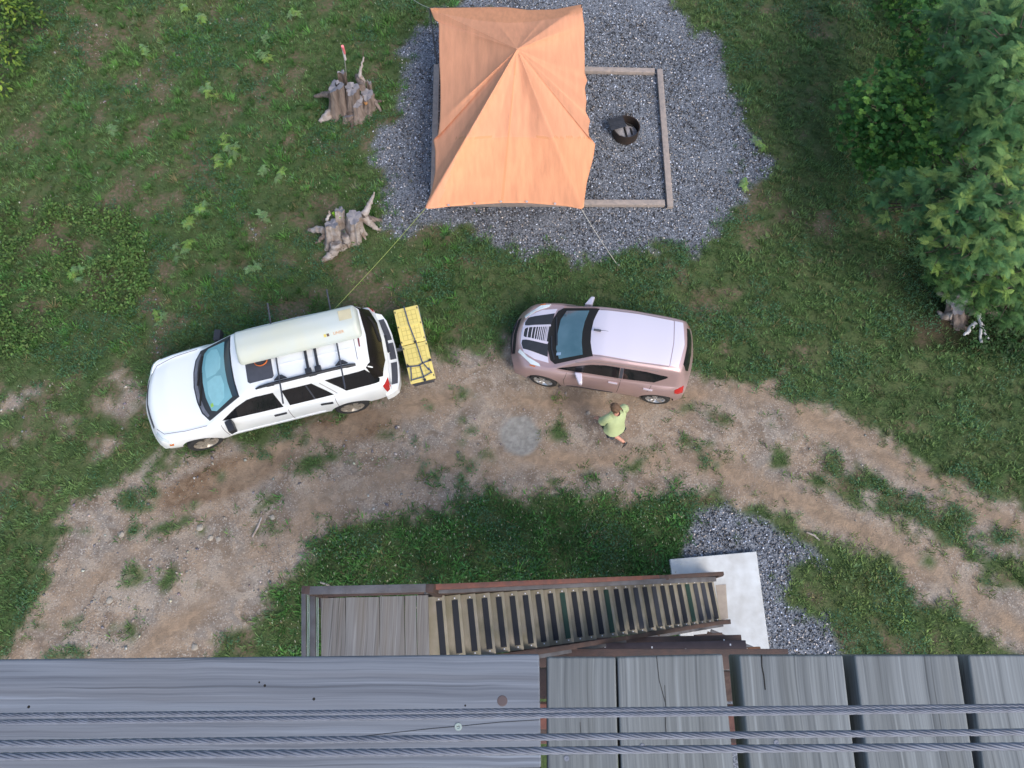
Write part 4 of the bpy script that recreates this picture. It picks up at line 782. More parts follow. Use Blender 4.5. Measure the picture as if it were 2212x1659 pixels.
for k_, (x_, z_) in enumerate(((664, RZ - .12), (667, RZ - .25), (684, LZ + .25), (687, LZ + .12))):
    MB().tube([rl(P(x_, 1282, z_)), rl(P(x_ + 1, 1345, z_ - .01)), rl(P(x_, 1420, z_)), rl(P(x_, 1520, z_))], .006, 6).build('cable', M['wire'], LD)
for x_, y_, z_ in ((660, 1274, RZ), (928, 1270, RZ)):
    p = P(x_, y_, z_ + .03); MB().beam(rl(p), rl((p.x, p.y, LZ - .3)), .10, .10, up=Vector((0, 1, 0)), bev=.006).build('post', M['brown'], LD, smooth=R(30))
for x_, y_ in ((700, 1300), (915, 1295)):
    p = P(x_, y_, LZ - .3); MB().beam(rl(p), rl((p.x, p.y, 0)), .16, .16, up=Vector((0, 1, 0))).build('support_post', M['brown'], LD)
bm_l(P(696, 1297, LZ - .13), P(922, 1291, LZ - .13), .05, .16, M['brown'], 'joist')
pad = empty('concrete_pad', P(1550, 1300, 0), 0, 'pale concrete pad at the foot of the staircase', 'concrete pad')
pp = [P(1447, 1208, .12), P(1634, 1191, .12), P(1669, 1450, .12), P(1480, 1455, .12)]
mb = MB(); mb.prism([((p - pad.location).x, (p - pad.location).y) for p in pp][::-1], -.1, .12); po = mb.build('slab', M['concrete'], pad); bv = po.modifiers.new('b', 'BEVEL'); bv.width = .012; bv.segments = 2
q_ = [P(1546, 1264, .124), P(1568, 1262, .124), P(1573, 1336, .124), P(1556, 1340, .124)]; mb = MB(); mb.prism([((p - pad.location).x, (p - pad.location).y) for p in q_][::-1], .119, .126); mb.build('worn_strip', M['sand'], pad)
# tower frame under the deck
tw = empty('tower_frame', P(1400, 1400, 0), 0, 'dark brown bolted timber frame of the tower below the deck', 'tower frame')
def rt(p): return Vector(p) - tw.location
def tb(a, b, w_, t_, m=M['brown'], nm='beam', bolts=0):
    o = MB().beam(rt(a), rt(b), w_, t_, bev=.01).build(nm, m, tw, smooth=R(30))
    for k_ in range(bolts):
        p = Vector(a).lerp(Vector(b), (k_ + .5 + rng.uniform(-.3, .3)) / bolts) + Vector((0, rng.uniform(-.3, .3) * w_, t_ / 2)); MB().box(rt(p), (.022, .03, .02)).build('bolt', M['bolt'], o)
tb(P(1130, 1396, 3.0), P(1600, 1386, 3.0), .22, .15, bolts=5); tb(P(1120, 1410, 3.4), P(1610, 1400, 3.4), .24, .15, m=mat('purple_brown', (.05, .036, .045), .7, var=.3), bolts=6)
tb(P(1480, 1416, 3.2), P(1641, 1405, 3.2), .12, .15, m=mat('rust_brown', (.16, .07, .035), .75, var=.4), bolts=3)
tb(P(1535, 1362, .95), P(1667, 1417, .95), .06, .05, m=M['greyrail'], nm='brace'); tb(P(1528, 1366, .75), P(1652, 1420, .75), .05, .05, m=M['brown'], nm='brace')
tb(P(1500, 1376, 1.5), P(1560, 1371, 1.5), .08, .08, m=M['brown']); tb(P(1100, 1424, 4), P(1700, 1424, 4), .3, .2, bolts=4)
for k_, z_ in enumerate((13.2, 12.6, 11.6, 10.4, 9.0, 7.6, 6.4)):
    y0_ = -.12 - .16 * k_; MB().beam(rt((-1.6, y0_, z_)), rt((1.8, y0_ - .05, z_ - .1)), .10, .12, bev=.005).build('beam', [M['brown'], M['redb']][k_ % 2], tw)
for x_ in (-1.5, 1.9): MB().beam(rt((x_, -1.3, 13.7)), rt((x_, -1.3, 0)), .2, .2, up=Vector((0, 1, 0))).build('post', M['brown'], tw)

# ------------------------------------------------------------ deck close below the camera
DZ = 14.4
def edge_y(px): return 1425 - 12 * px / 1165 if px < 1165 else 1414 + .5
def plank(nm, xl0, xr0, xl1, xr1, y0, m, th, lab, lean=0):
    a, b, c, d = P(xl0, y0, DZ), P(xr0, y0 + lean, DZ), P(xr1, 1659, DZ), P(xl1, 1659, DZ)
    def ext(p, q): return q + (q - p) * 5.5
    c2, d2 = ext(b, c), ext(a, d); o = empty(nm, (a + b) / 2, 0, lab, 'plank', 'planks of the deck under the camera')
    mb = MB(); L0 = [p - o.location for p in (a, b, c2, d2)]; mb.prism([(p.x, p.y) for p in L0][::-1], -th, 0)
    q = mb.build('board', m, o); bv = q.modifiers.new('b', 'BEVEL'); bv.width = .004; bv.segments = 3; return o
# the long plank runs left and right, the others away from the viewer
a, b = P(-500, 1430, DZ), P(1165, 1413.5, DZ); o = empty('deck_plank', (a + b) / 2, 0, 'long grey plank running from the left edge, parallel to the cables', 'plank', 'planks of the deck under the camera')
mb = MB(); c_, d_2 = P(1169, 1659, DZ), P(-500, 1676, DZ); mb.prism([((p - o.location).x, (p - o.location).y) for p in (a, b, c_, d_2)][::-1], -.04, 0); q = mb.build('board', M['deckX'], o); bv = q.modifiers.new('b', 'BEVEL'); bv.width = .004; bv.segments = 3
for (x_, y_, r_) in ((62, 1527, .0030), (678, 1510, .003), (572, 1481, .0028), (560, 1474, .002), (1005, 1524, .002)): MB().lathe([(r_, 0), (r_ * .4, .0006), (0, .0008)], 10, Matrix.Translation(P(x_, y_, DZ) - o.location)).build('nail_hole', M['hollow'], o)
kn = P(1085, 1514, DZ) - o.location; MB().lathe([(.0105, 0), (.009, .0007), (0, .001)], 20, Matrix.Translation(kn)).build('knot', mat('knot', (.085, .065, .07), .8), o)
sc_ = P(990, 1570, DZ) - o.location; MB().lathe([(.0075, 0), (.007, .0015), (.0035, .0015), (.003, .0002), (0, .0002)], 20, Matrix.Translation(sc_)).build('screw', M['wire'], o)
def crack(o, pts, wd=.0012):
    mb = MB()
    for p_, q_ in zip(pts[:-1], pts[1:]): mb.beam(P(p_[0], p_[1], DZ + .0003) - o.location, P(q_[0], q_[1], DZ + .0003) - o.location, wd, .0006)
    mb.build('crack', M['hollow'], o)
crack(o, [(770, 1592), (850, 1583), (930, 1574), (1000, 1568), (1080, 1560), (1165, 1555)], .0009)
# second strip of the left side, nearer the viewer
a, b = P(-500, 1680, DZ), P(1169.5, 1663, DZ); o2 = empty('deck_plank', (a + b) / 2, 0, 'grey plank at the bottom left corner below the long plank', 'plank', 'planks of the deck under the camera')
mb = MB(); L0 = [p - o2.location for p in (a, b)]; mb.prism([(L0[0].x, L0[0].y), (L0[1].x, L0[1].y), (L0[1].x, L0[1].y - .25), (L0[0].x, L0[0].y - .25)][::-1], -.04, 0); mb.build('board', M['deckX'], o2)
pA = plank('deck_plank', 1182, 1330, 1183, 1336, 1419, M['deckY'], .045, 'narrow grey plank next to the end of the long plank')
pB = plank('deck_plank', 1333.5, 1561, 1342, 1586, 1419, M['deckY'], .045, 'wide cracked grey plank second from the long plank', lean=-6)
pC = plank('deck_plank', 1597, 1821, 1620, 1849, 1415, M['deckY'], .085, 'thick grey plank third from the long plank, with a split near its edge')
pD = plank('deck_plank', 1846, 2069, 1876, 2106, 1415, M['deckY'], .085, 'thick grey plank with dark gaps on both sides, second from the right edge')
pE = plank('deck_plank', 2093, 2320, 2124, 2370, 1415, M['deckY'], .085, 'grey plank cut off by the right edge of the photo')
crack(pC, [(1645, 1415), (1646, 1440), (1650, 1460), (1653, 1490)], .0022); crack(pB, [(1418, 1417), (1424, 1470), (1438, 1520), (1438, 1570), (1440, 1590)], .0010); crack(pB, [(1436, 1480), (1438, 1530)], .0008); crack(pA, [(1253, 1560), (1255, 1600)], .0008)
for pl_, x_, y_ in ((pC, 1677, 1604), (pA, 1224, 1638), (pB, 1388, 1612)): MB().lathe([(.0055, 0), (.005, .0012), (.002, .0012), (0, .0002)], 16, Matrix.Translation(P(x_, y_, DZ) - pl_.location)).build('screw', M['steel'], pl_)
# cable railing over the deck: six strands laid round a core
CAB = [((-120, 1547), (2330, 1525), 14.60, .0046, 'lowest railing cable, thin looking, farthest from the bottom of the photo'), ((-120, 1562), (2330, 1532), 14.66, .0046, 'second railing cable from the plank edge, just below the lowest'), ((-120, 1608), (2330, 1580), 14.90, .0048, 'third railing cable from the plank edge'), ((-120, 1636), (2330, 1611), 15.00, .0049, 'topmost railing cable, thickest looking, nearest the bottom of the photo')]
for (p0, p1, z_, r_, lab) in CAB:
    a, b = P(*p0, z_), P(*p1, z_); ax = (b - a); Lc = ax.length; ax.normalize(); u_ = ax.orthogonal().normalized(); w_ = ax.cross(u_); mb = MB(); n_ = int(Lc / .0035)
    for s_ in range(6):
        pts = []
        for i in range(n_ + 1):
            t_ = i / n_; an = 2 * math.pi * (t_ * Lc / .085 + s_ / 6); pts.append(a + ax * (t_ * Lc) + (u_ * math.cos(an) + w_ * math.sin(an)) * r_ * .62 - Vector((0, 0, .004 * math.sin(math.pi * t_))))
        mb.tube(pts, r_ * .37, 5, cap=False)
    tag(mb.build('railing_cable', M['steel'], smooth=R(80)), 'twisted steel cable, ' + lab, 'cable', 'railing cables stretched over the deck')

# ------------------------------------------------------------ stumps
def stump(name, spot, label, trunks, roots, extras=None, m=M['dead']):
    o = empty(name, P(*spot, 0), 0, label, 'tree stump')
    for (q0, q1, z1_, r0, r1, hollow) in trunks:
        a = P(*q0, 0) - o.location; b = P(*q1, z1_) - o.location; a.z = -.05; N_ = 12; n = 44; mb = MB(); sd_ = rng.integers(0, 1000); vs = []
        for i in range(N_ + 1):
            t_ = i / N_; c_ = a.lerp(b, t_); rr_ = r0 * (1 + .55 * (1 - t_) ** 3) * (1 - t_) + r1 * t_
            for k_ in range(n):
                an = 2 * math.pi * k_ / n; wob = 1 + .17 * math.sin(3 * an + sd_) + .12 * math.sin(5 * an + 2 * sd_) * (1 - t_ * .4) + .08 * math.sin(9 * an + sd_ + t_) + .06 * math.sin(14 * an + 2 * t_)
                vs.append((c_.x + rr_ * wob * math.cos(an), c_.y + rr_ * wob * math.sin(an), c_.z + (.06 * math.sin(an + sd_) + .03 * math.sin(4 * an + sd_)) * t_))
        mb.add(vs, [(i * n + k_, i * n + (k_ + 1) % n, (i + 1) * n + (k_ + 1) % n, (i + 1) * n + k_) for i in range(N_) for k_ in range(n)]); tk = mb.build('trunk', m, o, smooth=R(70))
        top = vs[-n:]; cx_ = sum(p[0] for p in top) / n; cy_ = sum(p[1] for p in top) / n; cz_ = sum(p[2] for p in top) / n; mt_ = MB(); vv = []
        for f_ in (1, .75, .5, .25): vv += [(cx_ + (p[0] - cx_) * f_, cy_ + (p[1] - cy_) * f_, cz_ + (p[2] - cz_) * f_ + .002 - .02 * (1 - f_)) for p in top]
        vv.append((cx_, cy_, cz_ - .02)); ff = [(j * n + k_, j * n + (k_ + 1) % n, (j + 1) * n + (k_ + 1) % n, (j + 1) * n + k_) for j in range(3) for k_ in range(n)] + [(3 * n + k_, 3 * n + (k_ + 1) % n, 4 * n) for k_ in range(n)]
        mt_.add(vv, ff); mt_.build('cut_face', M['cut'], tk, smooth=R(60))
        if hollow:
            mh = MB(); hx, hy = cx_ + r1 * .2, cy_ + r1 * .3; mh.lathe([(r1 * .30 * hollow, .004), (r1 * .28 * hollow, -.004), (0, -.012)], 16, Matrix.Translation((hx, hy, cz_ + .004)) @ Matrix.Scale(1.5, 4, (0, 1, 0))); mh.build('hollow', M['hollow'], tk)
    for (pts, m_) in roots:
        w_ = [P(x_, y_, z_) - o.location for x_, y_, z_, _ in pts]; rd = [q[3] for q in pts]; fine = []; fr_ = []
        for i in range(len(w_) - 1):
            for t_ in np.linspace(0, 1, 6)[: 5 if i < len(w_) - 2 else 6]: fine.append(w_[i].lerp(w_[i + 1], t_) + Vector(rng.normal(0, .008, 3))); fr_.append((rd[i] * (1 - t_) + rd[i + 1] * t_) * rng.uniform(.85, 1.15))
        mb = MB(); mb.tube(fine, fr_, 9); mb.build('root', m_, o, smooth=R(70))
    return o
# zoom box 1 -> photo points
def z1p(a, b): return (2212 / 3968 * (1150 + a * 450 / 1866), 2212 / 3968 * (150 + b * 400 / 1659))
def z2p(a, b): return (2212 / 3968 * (1150 + a * 400 / 2074), 2212 / 3968 * (720 + b * 320 / 1659))
def zr(f, pts): return [(*f(a, b), z, r) for a, b, z, r in pts]
s1_ = stump('tree_stump', z1p(760, 1150), 'grey hollow many stemmed stump beside a taped stake, left of the tarp',
    [(z1p(650, 1190), z1p(625, 760), .95, .20, .19, 1.0), (z1p(880, 1170), z1p(885, 800), .80, .17, .165, .8), (z1p(980, 1230), z1p(950, 990), .45, .22, .18, 0), (z1p(1120, 1180), z1p(1130, 890), .5, .17, .14, 0), (z1p(760, 800), z1p(718, 535), .85, .11, .105, 0), (z1p(1180, 960), z1p(1163, 700), .55, .06, .06, 0), (z1p(900, 1190), z1p(900, 1130), .12, .34, .3, 0)],
    [(zr(z1p, [(540, 900, .5, .09), (420, 900, .35, .07), (270, 930, .15, .03)]), M['dead']), (zr(z1p, [(600, 1150, .15, .13), (480, 1260, .10, .11), (370, 1330, .04, .05)]), M['pale']), (zr(z1p, [(1060, 700, .5, .08), (1010, 580, .75, .05), (1050, 400, 1.0, .025), (1080, 290, 1.1, .02)]), M['pale']), (zr(z1p, [(1180, 850, .4, .08), (1230, 980, .2, .07), (1360, 1170, .03, .03)]), M['dead']), (zr(z1p, [(1050, 800, .6, .1), (1000, 640, .55, .09), (960, 590, .4, .05)]), M['dead']), (zr(z1p, [(900, 1150, .1, .16), (880, 1300, .03, .09), (900, 1450, 0, .03)]), M['bark']), (zr(z1p, [(1150, 1050, .2, .1), (1300, 1010, .06, .05), (1440, 990, .0, .02)]), M['bark'])])
for a, b, c_ in ((870, 1030, .42), (1115, 1030, .35)): p = P(*z1p(a, b), c_) - s1_.location; MB().box(p, (.12, .10, .07), rz=.6, bev=.03).build('broken_wood', M['warmw'], s1_, smooth=R(60))
sk = empty('marker_stake', P(*z1p(800, 600), 0), 0, 'thin stake with red and white tape standing behind the farther stump', 'stake'); p0 = P(*z1p(800, 600), 0); p1 = P(*z1p(745, 140), 1.55)
MB().tube([(0, 0, 0), p1 - p0], .012, 7).build('rod', M['rope_w'], sk); MB().tube([(p1 - p0) * .60 + Vector((.02, 0, 0)), (p1 - p0) * .97 + Vector((-.01, 0, .02))], [.03, .03], 8).build('tape', M['whitetape'], sk); MB().tube([(p1 - p0) * .80 + Vector((.02, 0, 0.01)), (p1 - p0) * 1.02 + Vector((-.01, 0, .02))], [.033, .036], 8).build('tape', M['pinktape'], sk)
s2_ = stump('tree_stump', z2p(900, 1150), 'pale splintered stump with a bright green sprout, the nearer of the two by the gravel',
    [(z2p(760, 1130), z2p(700, 760), .62, .19, .15, 0), (z2p(1170, 1030), z2p(1150, 620), .68, .18, .165, 0), (z2p(900, 850), z2p(860, 480), .6, .14, .11, 0), (z2p(960, 1050), z2p(960, 1000), .12, .26, .24, 0)],
    [(zr(z2p, [(800, 1150, .3, .15), (760, 1300, .12, .12), (640, 1430, .05, .09), (500, 1510, 0, .04)]), M['pale']), (zr(z2p, [(950, 1000, .35, .09), (1030, 1150, .12, .07), (1050, 1240, .02, .03)]), M['pale']), (zr(z2p, [(1330, 600, .45, .09), (1440, 430, .5, .07), (1510, 260, .55, .045), (1560, 130, .6, .015)]), M['pale']), (zr(z2p, [(1320, 620, .40, .11), (1440, 720, .25, .09), (1560, 830, .1, .07), (1680, 890, .03, .03)]), M['pale']), (zr(z2p, [(1420, 660, .3, .09), (1560, 680, .15, .06), (1700, 690, .05, .02)]), M['dead']), (zr(z2p, [(560, 900, .3, .08), (420, 880, .2, .08), (240, 890, .1, .04)]), M['pale']), (zr(z2p, [(600, 700, .5, .04), (660, 560, .6, .03), (640, 510, .62, .02)]), M['pale']), (zr(z2p, [(560, 1000, .2, .06), (470, 1080, .1, .05), (380, 1150, .04, .025)]), M['dead']), (zr(z2p, [(1280, 850, .3, .06), (1340, 1000, .12, .04), (1380, 1080, .03, .02)]), M['pale'])], m=M['pale'])
p = P(*z2p(1180, 820), .45) - s2_.location; MB().box(p, (.14, .08, .07), rz=.3, bev=.03).build('broken_wood', M['warmw'], s2_, smooth=R(60))
def z4p(a, b): return (2212 / 3968 * (3200 + a * 768 / 1593), 2212 / 3968 * (600 + b * 800 / 1659))
s3_ = stump('tree_stump', z4p(1080, 1330), 'grey stump with white branches, half hidden under the trees on the right', [(z4p(1080, 1330), z4p(1060, 1200), .35, .24, .22, 0)],
    [(zr(z4p, [(1100, 1150, .35, .10), (980, 1130, .3, .08), (890, 1120, .2, .04)]), M['pale']), (zr(z4p, [(1020, 1290, .2, .10), (950, 1300, .1, .08), (900, 1260, .05, .03)]), M['pale']), (zr(z4p, [(1200, 1350, .25, .06), (1150, 1410, .25, .045), (1110, 1450, .2, .03)]), mat('white_wood', (.62, .62, .64), .7, var=.2)), (zr(z4p, [(1230, 1280, .3, .06), (1250, 1380, .3, .035), (1310, 1480, .25, .02)]), mat('white_wood', (0, 0, 0))), (zr(z4p, [(1260, 1370, .3, .035), (1240, 1450, .28, .03), (1250, 1510, .25, .03)]), mat('white_wood', (0, 0, 0))), (zr(z4p, [(1150, 1250, .3, .12), (1280, 1250, .2, .09), (1400, 1280, .1, .05)]), M['dead'])])

# ------------------------------------------------------------ plants and trees
def leafset(cen, n, rad, size, base, amt=.3, shape='leaf', up=.5, zsq=.7, seed=None, shell=.45):
    """leaves spread through a lumpy ball; returns arrays"""
    d = rng.normal(0, 1, (n, 3)); d /= np.linalg.norm(d, axis=1)[:, None]; r_ = rad * (shell + (1 - shell) * rng.random(n) ** .6)
    lump = 1 + .36 * np.sin(d[:, 0] * 5 + cen[0] * 3) * np.cos(d[:, 1] * 4 + cen[1] * 2) + .15 * np.sin(d[:, 2] * 7 + cen[0])
    pos = np.array(cen)[None] + d * (r_ * lump)[:, None] * np.array([[1, 1, zsq]])
    return pos, d
def leafmesh(kind):
    if kind == 'leaf': v = [(0, 0, 0), (.35, .22, .04), (.75, .20, .03), (1, 0, -.06), (.75, -.20, .03), (.35, -.22, .04)]; return np.array(v), np.array([[0, 1, 2, 3], [0, 3, 4, 5]])
    if kind == 'lobed': v = [(0, 0, 0), (.25, .38, .03), (.42, .22, .03), (.62, .42, .0), (.66, .18, .02), (1, 0, -.06), (.66, -.18, .02), (.62, -.42, .0), (.42, -.22, .03), (.25, -.38, .03)]; return np.array(v), np.array([[0, 1, 2, 9], [2, 3, 4, 9], [9, 4, 6, 8], [4, 5, 6, 6][:4], [8, 6, 7, 7][:4]])[:3].astype(int)
    v = []; f = []                                   # 'frond': a pinnate leaf of narrow leaflets along a drooping stalk
    K_ = 11
    for i in range(K_):
        t_ = (i + 1) / K_; x_ = t_; z_ = -.25 * t_ * t_; ll = .23 * math.sin(math.pi * min(.97, .18 + .78 * t_)) + .04
        for sg in (1, -1):
            n = len(v); v += [(x_ - .022, 0, z_), (x_ + .022, 0, z_), (x_ + .055, sg * ll, z_ - .04), (x_ + .01, sg * ll, z_ - .04)]; f.append((n, n + 1, n + 2, n + 3) if sg > 0 else (n + 3, n + 2, n + 1, n))
    return np.array(v), np.array(f)
def foliage(blobs, kind, base, tip, dens, size, name, parent, shell=.45, droop=(.2, .5)):
    parts = []
    tv, tf = leafmesh(kind)
    for (q, rad) in blobs:
        cen = np.array(q)
        if kind == 'leaf': n = int(dens * rad * rad); pos, d = leafset(cen, n, rad, size, base, shell=shell); yaw = np.arctan2(d[:, 1], d[:, 0]) + rng.normal(0, .7, n)
        else:
            k_ = 7 if kind == 'frond' else 6; nc = max(3, int(dens * rad * rad / k_)); pc, dc = leafset(cen, nc, rad, size, base, shell=shell); n = nc * k_
            pos = np.repeat(pc, k_, 0) + rng.normal(0, size * .05, (n, 3)); d = np.repeat(dc, k_, 0); yaw = np.tile(np.arange(k_) * 2 * np.pi / k_, nc) + np.repeat(rng.uniform(0, 6.28, nc), k_) + rng.normal(0, .25, n)
            cl = np.repeat(rng.random(nc), k_)
        pit = rng.normal(droop[0], droop[1] * (.5 if kind != 'leaf' else 1), n) - d[:, 2] * .2; rol = rng.normal(0, .35, n)
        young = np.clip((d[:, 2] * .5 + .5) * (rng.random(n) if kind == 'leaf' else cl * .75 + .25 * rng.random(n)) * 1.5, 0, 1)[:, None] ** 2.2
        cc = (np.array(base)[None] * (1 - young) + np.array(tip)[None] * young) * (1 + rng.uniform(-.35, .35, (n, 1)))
        parts.append(spread(tv, tf, rotm(yaw, pit, rol), pos, rng.uniform(.7, 1.25, n) * size, cc))
    v, f, c_ = merge(parts); off_ = np.array(parent.location)[None]
    return np_mesh(name, v - off_, f, c_, M['leaf'], parent)
def tree(nm, base_px, label, blobs_px, kind, base, tip, dens, size, trunk_r=.09, cat='tree', shell=.45, droop=(.2, .5)):
    o = empty(nm, P(*base_px, 0), 0, label, cat); blobs = [(P(x_, y_, z_), r_) for x_, y_, z_, r_ in blobs_px]
    top = max(b[0].z for b in blobs) * .75; mb = MB(); mb.tube([(0, 0, -.1), (.05, .03, top * .5), (.0, .05, top)], [trunk_r, trunk_r * .7, trunk_r * .35], 10); tk = mb.build('trunk', M['bark'], o, smooth=R(60))
    lm = MB()
    for p_, r_ in blobs:
        e_ = p_ - o.location; s_ = Vector((.03, .03, min(top * .8, max(.2, e_.z * .45)))); lm.tube([s_, s_.lerp(e_, .5) + Vector((0, 0, .12)), e_], [trunk_r * .45, trunk_r * .3, trunk_r * .12], 7)
        for _ in range(5):
            q_ = e_ + Vector(rng.normal(0, 1, 3)).normalized() * r_ * .8; lm.tube([e_.lerp(s_, .3), e_.lerp(q_, .6), q_], [trunk_r * .15, trunk_r * .1, trunk_r * .04], 5)
    lm.build('limb', M['bark'], tk, smooth=R(60))
    foliage(blobs, kind, base, tip, dens, size, 'crown', o, shell, droop); return o
DG, LG = (.030, .085, .022), (.13, .24, .03)
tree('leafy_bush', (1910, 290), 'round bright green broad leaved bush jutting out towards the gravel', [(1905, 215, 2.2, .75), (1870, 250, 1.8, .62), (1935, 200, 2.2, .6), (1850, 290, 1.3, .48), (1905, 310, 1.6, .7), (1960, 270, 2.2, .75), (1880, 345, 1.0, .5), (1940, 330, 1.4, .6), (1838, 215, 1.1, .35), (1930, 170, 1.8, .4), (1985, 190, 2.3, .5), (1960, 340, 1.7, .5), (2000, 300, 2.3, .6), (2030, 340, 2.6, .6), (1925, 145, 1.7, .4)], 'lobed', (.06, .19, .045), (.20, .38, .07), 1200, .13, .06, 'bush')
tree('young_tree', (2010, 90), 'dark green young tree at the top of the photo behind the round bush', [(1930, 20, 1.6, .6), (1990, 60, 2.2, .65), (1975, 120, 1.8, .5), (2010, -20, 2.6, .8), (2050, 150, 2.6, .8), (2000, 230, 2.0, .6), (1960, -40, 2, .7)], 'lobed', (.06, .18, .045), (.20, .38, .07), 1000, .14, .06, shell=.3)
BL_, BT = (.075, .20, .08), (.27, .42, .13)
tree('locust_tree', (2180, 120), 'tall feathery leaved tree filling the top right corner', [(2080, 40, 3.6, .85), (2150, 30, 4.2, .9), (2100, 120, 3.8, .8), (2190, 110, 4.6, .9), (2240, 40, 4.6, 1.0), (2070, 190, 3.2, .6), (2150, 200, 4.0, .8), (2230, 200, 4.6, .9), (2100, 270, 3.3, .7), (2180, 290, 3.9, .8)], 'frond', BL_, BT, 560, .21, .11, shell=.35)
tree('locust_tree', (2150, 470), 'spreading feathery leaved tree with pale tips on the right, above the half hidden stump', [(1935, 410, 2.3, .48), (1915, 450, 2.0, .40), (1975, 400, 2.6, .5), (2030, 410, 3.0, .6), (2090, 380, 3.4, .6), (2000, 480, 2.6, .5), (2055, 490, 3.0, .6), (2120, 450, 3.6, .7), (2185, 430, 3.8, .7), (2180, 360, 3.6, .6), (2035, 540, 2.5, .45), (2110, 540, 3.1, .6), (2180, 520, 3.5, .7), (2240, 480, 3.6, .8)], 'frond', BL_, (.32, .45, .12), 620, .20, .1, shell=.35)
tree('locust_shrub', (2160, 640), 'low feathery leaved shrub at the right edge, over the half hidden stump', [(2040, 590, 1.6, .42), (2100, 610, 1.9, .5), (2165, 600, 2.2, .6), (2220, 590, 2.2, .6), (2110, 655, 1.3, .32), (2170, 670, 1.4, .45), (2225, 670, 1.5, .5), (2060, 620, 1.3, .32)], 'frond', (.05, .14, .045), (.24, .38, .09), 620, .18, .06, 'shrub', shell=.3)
tree('leafy_bush', (20, 40), 'yellow green bush cut off by the top left corner', [(10, 20, .8, .55), (50, 30, .7, .4), (-10, 90, .8, .5), (25, 130, .6, .35), (85, 40, .4, .2), (0, 190, .4, .3), (15, -30, .8, .6)], 'leaf', (.06, .13, .03), (.24, .34, .05), 900, .13, .03, 'bush')
# low undergrowth under the trees
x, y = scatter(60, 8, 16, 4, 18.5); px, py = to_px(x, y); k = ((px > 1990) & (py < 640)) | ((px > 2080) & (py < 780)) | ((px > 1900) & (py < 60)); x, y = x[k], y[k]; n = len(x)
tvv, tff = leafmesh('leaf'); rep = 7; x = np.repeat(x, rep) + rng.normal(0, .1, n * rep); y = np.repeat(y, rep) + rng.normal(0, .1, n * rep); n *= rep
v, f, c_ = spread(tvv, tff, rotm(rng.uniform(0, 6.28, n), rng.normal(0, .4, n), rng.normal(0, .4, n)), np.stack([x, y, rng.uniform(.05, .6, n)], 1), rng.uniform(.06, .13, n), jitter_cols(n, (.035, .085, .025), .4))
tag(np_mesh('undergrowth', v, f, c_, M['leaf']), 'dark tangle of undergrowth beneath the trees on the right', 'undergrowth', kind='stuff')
# pale weeds standing out of the lawn
weeds = [(636, 40, .34, 'by the top edge, left of the orange tarp'), (575, 96, .22, 'second from the top edge, left of the taped stake'), (577, 132, .26, 'just below another weed, left of the taped stake'), (430, 55, .30, 'near the top edge, in line with the front of the SUV'), (405, 28, .26, 'at the top edge, third weed from the tarp'), (320, 115, .26, 'a little below the top edge on the far left lawn'), (455, 198, .42, 'wide cluster level with the farther stump'), (245, 293, .24, 'alone on the left lawn level with the fire ring'), (497, 325, .44, 'the largest cluster between the stumps and the left edge'), (482, 357, .36, 'directly below the largest cluster'), (572, 372, .18, 'small one left of the nearer stump'), (607, 388, .18, 'small star shaped one nearest to the nearer stump'), (440, 458, .32, 'upper one of the chain above the front of the SUV'), (418, 485, .30, 'middle one of the chain above the front of the SUV'), (402, 545, .44, 'large lowest one of the chain above the front of the SUV'), (560, 586, .28, 'just above the roof of the SUV'), (165, 600, .40, 'broad one in the leafy patch at the left edge'), (350, 690, .24, 'closest to the front wing of the SUV'), (575, 475, .2, 'small one left of the nearer stump roots'), (1605, 405, .24, 'at the right edge of the gravel'), (1635, 320, .26, 'at the rightmost bulge of the gravel, by the bush')]
for (x_, y_, r_, lb) in weeds:
    o = empty('weed', P(x_, y_, 0), 0, 'pale green leafy weed, ' + lb, 'weed', 'pale weeds standing in the lawn'); nb = max(3, int(r_ * 17)); parts = []; tv, tf = leafmesh('frond'); mb = MB()
    for b_ in range(nb):
        an = rng.uniform(0, 6.28); rr_ = rng.uniform(0, r_ * .7); bx, by = rr_ * math.cos(an), rr_ * math.sin(an); h_ = rng.uniform(.10, .30); mb.tube([(bx * .2, by * .2, 0), (bx, by, h_)], [.006, .004], 5); n = 7
        yaw = np.arange(n) * 2.4 + rng.uniform(0, 6); pos = np.stack([np.full(n, bx), np.full(n, by), h_ - np.arange(n) * .012], 1)
        parts.append(spread(tv, tf, rotm(yaw, rng.normal(.15, .25, n), rng.normal(0, .2, n)), pos, rng.uniform(.10, .17, n), jitter_cols(n, (.22, .36, .16) if rng.random() < .6 else (.26, .42, .10), .25)))
    mb.build('stem', M['bark'], o); v, f, c_ = merge(parts); np_mesh('leaves', v, f, c_, M['leaf'], o)
o = empty('sprout', P(*z2p(860, 620), .35), 0, 'bright lime green sprout growing in the middle of the nearer stump', 'sprout'); n = 34; tv, tf = leafmesh('leaf'); a_ = rng.uniform(0, 6.28, n)
MB().tube([(0, 0, -.3), (0, 0, .14)], .008, 5).build('stem', M['bark'], o)
v, f, c_ = spread(tv, tf, rotm(a_, rng.normal(-.1, .3, n), rng.normal(0, .3, n)), np.stack([rng.normal(0, .02, n), rng.normal(0, .02, n), rng.uniform(.0, .16, n)], 1), rng.uniform(.10, .17, n), jitter_cols(n, (.22, .45, .02), .2)); np_mesh('leaves', v, f, c_, M['leaf'], o)
